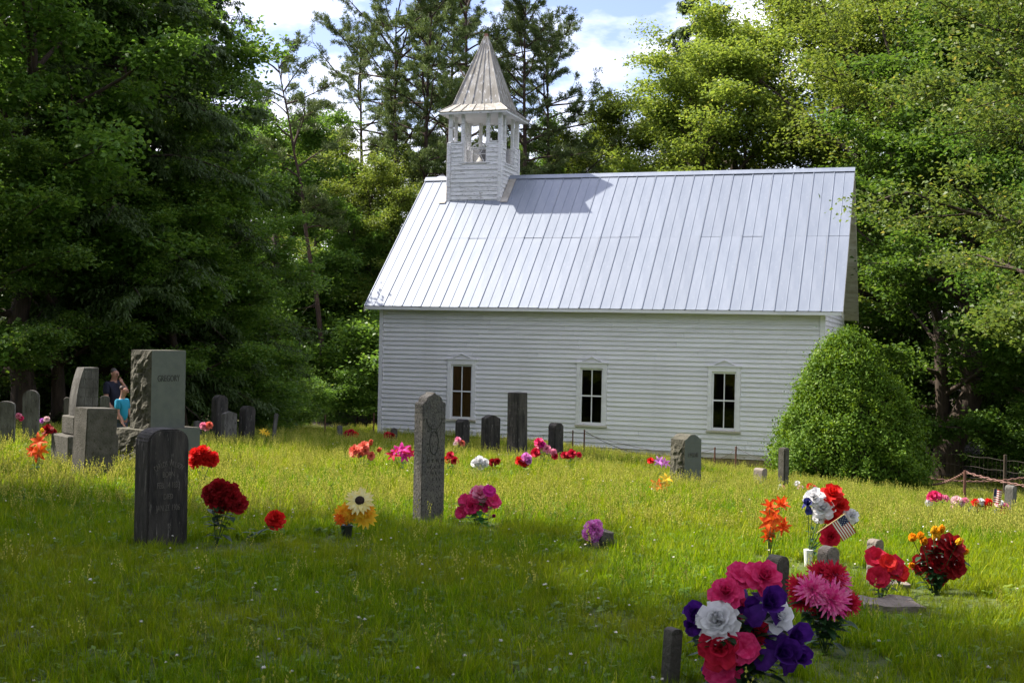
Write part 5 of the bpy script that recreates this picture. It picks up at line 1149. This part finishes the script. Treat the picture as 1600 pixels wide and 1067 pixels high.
# ------------------------------------------------------------------ people
def skin_mesh(name, joints, edges, mat, sub=2, root=0):
    me = bpy.data.meshes.new(name); me.from_pydata([j[0] for j in joints], edges, []); o = bpy.data.objects.new(name, me); COL.objects.link(o)
    o.modifiers.new('skin', 'SKIN'); sv = me.skin_vertices[0].data
    for i, j in enumerate(joints):
        rr_ = j[1]; sv[i].radius = (rr_, rr_) if np.isscalar(rr_) else rr_; sv[i].use_root = (i == root)
    ss = o.modifiers.new('sub', 'SUBSURF'); ss.levels = sub; ss.render_levels = sub
    dg = bpy.context.evaluated_depsgraph_get(); m2 = bpy.data.meshes.new_from_object(o.evaluated_get(dg)); bpy.data.objects.remove(o)
    m2.materials.clear(); m2.materials.append(M[mat])
    for p in m2.polygons: p.use_smooth = True
    return m2
def person(label, px, Y, head_top_py, H, rz, shirt, pants, hair, arm_r, arm_l, nod=0.0, child=False):
    X, zt = at(px, Y, head_top_py); g = T(X, Y); r = empty('person', (X, Y, zt-H), rz); tag(r, label, 'person', 'visitors among the graves')
    hd = H/7.4 if not child else H/6.2
    s = H; sh = H-hd*1.38; hip = H*.50; sw = (.118 if not child else .110)*s; hw = .055*s
    J = []; E_ = []
    def j(p, rad, par=None): J.append((tuple(p), rad)); i = len(J)-1; (E_.append((par, i)) if par is not None else None); return i
    # body faces local -Y
    pel = j((0, 0, hip), .075*s); wa = j((0, 0, hip+.10*s), .070*s, pel); ch = j((0, .005*s, sh-.08*s), .085*s, wa); nb = j((0, .01*s, sh+.01*s), .045*s, ch); nk = j((0, -.004*s, sh+.05*s), .033*s, nb)
    hx = -nod*.03*s; hc = j((0, -.016*s+hx, H-hd*.58), hd*.36, nk); ht = j((0, -.006*s+hx*.6, H-hd*.22), hd*.34, hc)
    ends = []
    for sd, arm in ((-1, arm_r), (1, arm_l)):
        shd = j((sd*sw, 0, sh-.02*s), .040*s, ch); el = j(np.array(arm[0])*s*np.array([sd, 1, 1])+np.array([0, 0, sh]), .028*s, shd); wr = j(np.array(arm[1])*s*np.array([sd, 1, 1])+np.array([0, 0, sh]), .019*s, el)
        ew, ww = np.array(J[el][0]), np.array(J[wr][0]); d = unit(ww-ew); pm = j(ww+d*.030*s, .022*s, wr); sidev = unit(np.cross(d, [0, -1, .2])); 
        for f in range(4):
            o_ = sidev*(f-1.5)*.011*s; k = [.05, .058, .054, .042][f]*s; a1 = j(np.array(J[pm][0])+o_+d*.022*s, .0062*s, pm); j(np.array(J[a1][0])+d*k*.55+np.array([0, -.012*s, 0]), .0052*s, a1)
        j(np.array(J[pm][0])+sidev*.028*s+d*.005*s, .0065*s, pm)
        ends.append((J[shd][0], J[el][0]))
        hp = j((sd*hw, 0, hip-.03*s), .058*s, pel); kn = j((sd*hw*1.05, -.012*s, .275*s), .038*s, hp); an = j((sd*hw*1.1, .01*s, .045*s), .024*s, kn); j((sd*hw*1.15, -.075*s, .018*s), .020*s, an)
    link('body', skin_mesh('body', J, E_, 'skin'), None, r)
    # shirt
    S = []; Q = []
    def k_(p, rad, par=None): S.append((tuple(p), rad)); i = len(S)-1; (Q.append((par, i)) if par is not None else None); return i
    b = k_((0, 0, hip-.045*s if not child else hip-.06*s), .096*s); c = k_((0, 0, hip+.10*s), .090*s, b); d_ = k_((0, .005*s, sh-.08*s), .100*s, c); k_((0, .008*s, sh+.012*s), .052*s, d_)
    for a_, e_ in ends:
        q1 = k_(a_, .050*s, d_); ee = np.array(a_)+(np.array(e_)-np.array(a_))*.75; k_(tuple(ee), .046*s, q1)
    link('shirt', skin_mesh('shirt', S, Q, shirt), None, r)
    S = []; Q = []; b = k_((0, 0, hip+.0*s), .088*s)
    for sd in (-1, 1):
        q1 = k_((sd*hw, 0, hip-.06*s), .066*s, b); q2 = k_((sd*hw*1.05, -.012*s, .275*s), .050*s, q1)
        if not child: k_((sd*hw*1.1, .008*s, .05*s), .042*s, q2)
    link('trousers', skin_mesh('trousers', S, Q, pants), None, r)
    for sd in (-1, 1):
        link('shoe', skin_mesh('shoe', [((sd*hw*1.1, .03*s, .025*s), .028*s), ((sd*hw*1.12, -.03*s, .024*s), .028*s), ((sd*hw*1.15, -.095*s, .018*s), .022*s)], [(0, 1), (1, 2)], 'shoe', 1), None, r)
    # face: nose, eyes, mouth, ears; hair cap
    hz = H-hd*.5; fy = -.016*s+hx-hd*.36
    m = MB(); m.hexa([(-.014*s*.8, fy+.004, hz-hd*.17), (.014*s*.8, fy+.004, hz-hd*.17), (.004*s, fy+.01, hz-hd*.17), (-.004*s, fy+.01, hz-hd*.17), (-.004*s, fy+.004, hz), (.004*s, fy+.004, hz), (.003*s, fy+.012, hz), (-.003*s, fy+.012, hz)])
    m.face([(-.008*s, fy-.008*s, hz-hd*.16), (.008*s, fy-.008*s, hz-hd*.16), (0, fy+.002, hz+.01*s)]); m.build('nose', M['skin'], r)
    for sd in (-1, 1):
        m = MB(); m.box(sd*.016*s-.005*s, sd*.016*s+.005*s, fy-.001, fy+.012*s, hz-.003*s, hz+.003*s); m.build('eye', M['hair_brown'], r)
        m = MB(); m.tube([(sd*hd*.37, -.006*s+hx, hz-hd*.12), (sd*hd*.41, .0+hx, hz-hd*.02), (sd*hd*.38, .004*s+hx, hz+hd*.08)], .008*s, 6); m.build('ear', M['skin'], r)
    m = MB(); m.box(-.013*s, .013*s, fy+.004*s, fy+.02*s, hz-hd*.26, hz-hd*.24); m.build('mouth', M['hair_brown'], r)
    link('hair', skin_mesh('hair', [((0, .018*s+hx*.6, H-hd*.50), hd*.34), ((0, .010*s+hx*.6, H-hd*.26), hd*.385), ((0, -.022*s+hx*.6, H-hd*.17), hd*.28)], [(0, 1), (1, 2)], hair), None, r)
    return r
person('man in a dark navy shirt raising a hand to his face behind the stones', 178, 27, 575, 1.76, math.radians(62), 'shirt_navy', 'khaki', 'hair_grey', ((.14, -.02, -.20), (.10, -.10, -.36)), ((.125, -.115, -.12), (.035, -.105, .005)), nod=.4)
person('child in a bright teal shirt standing beside the big granite monument', 191, 22.5, 602, 1.22, math.radians(72), 'shirt_teal', 'denim', 'hair_brown', ((.13, -.02, -.19), (.13, -.10, -.32)), ((.13, -.02, -.19), (.12, -.11, -.31)), nod=1.0, child=True)

# grass last: it is shorter in front of the stones and flowers
make_grass()
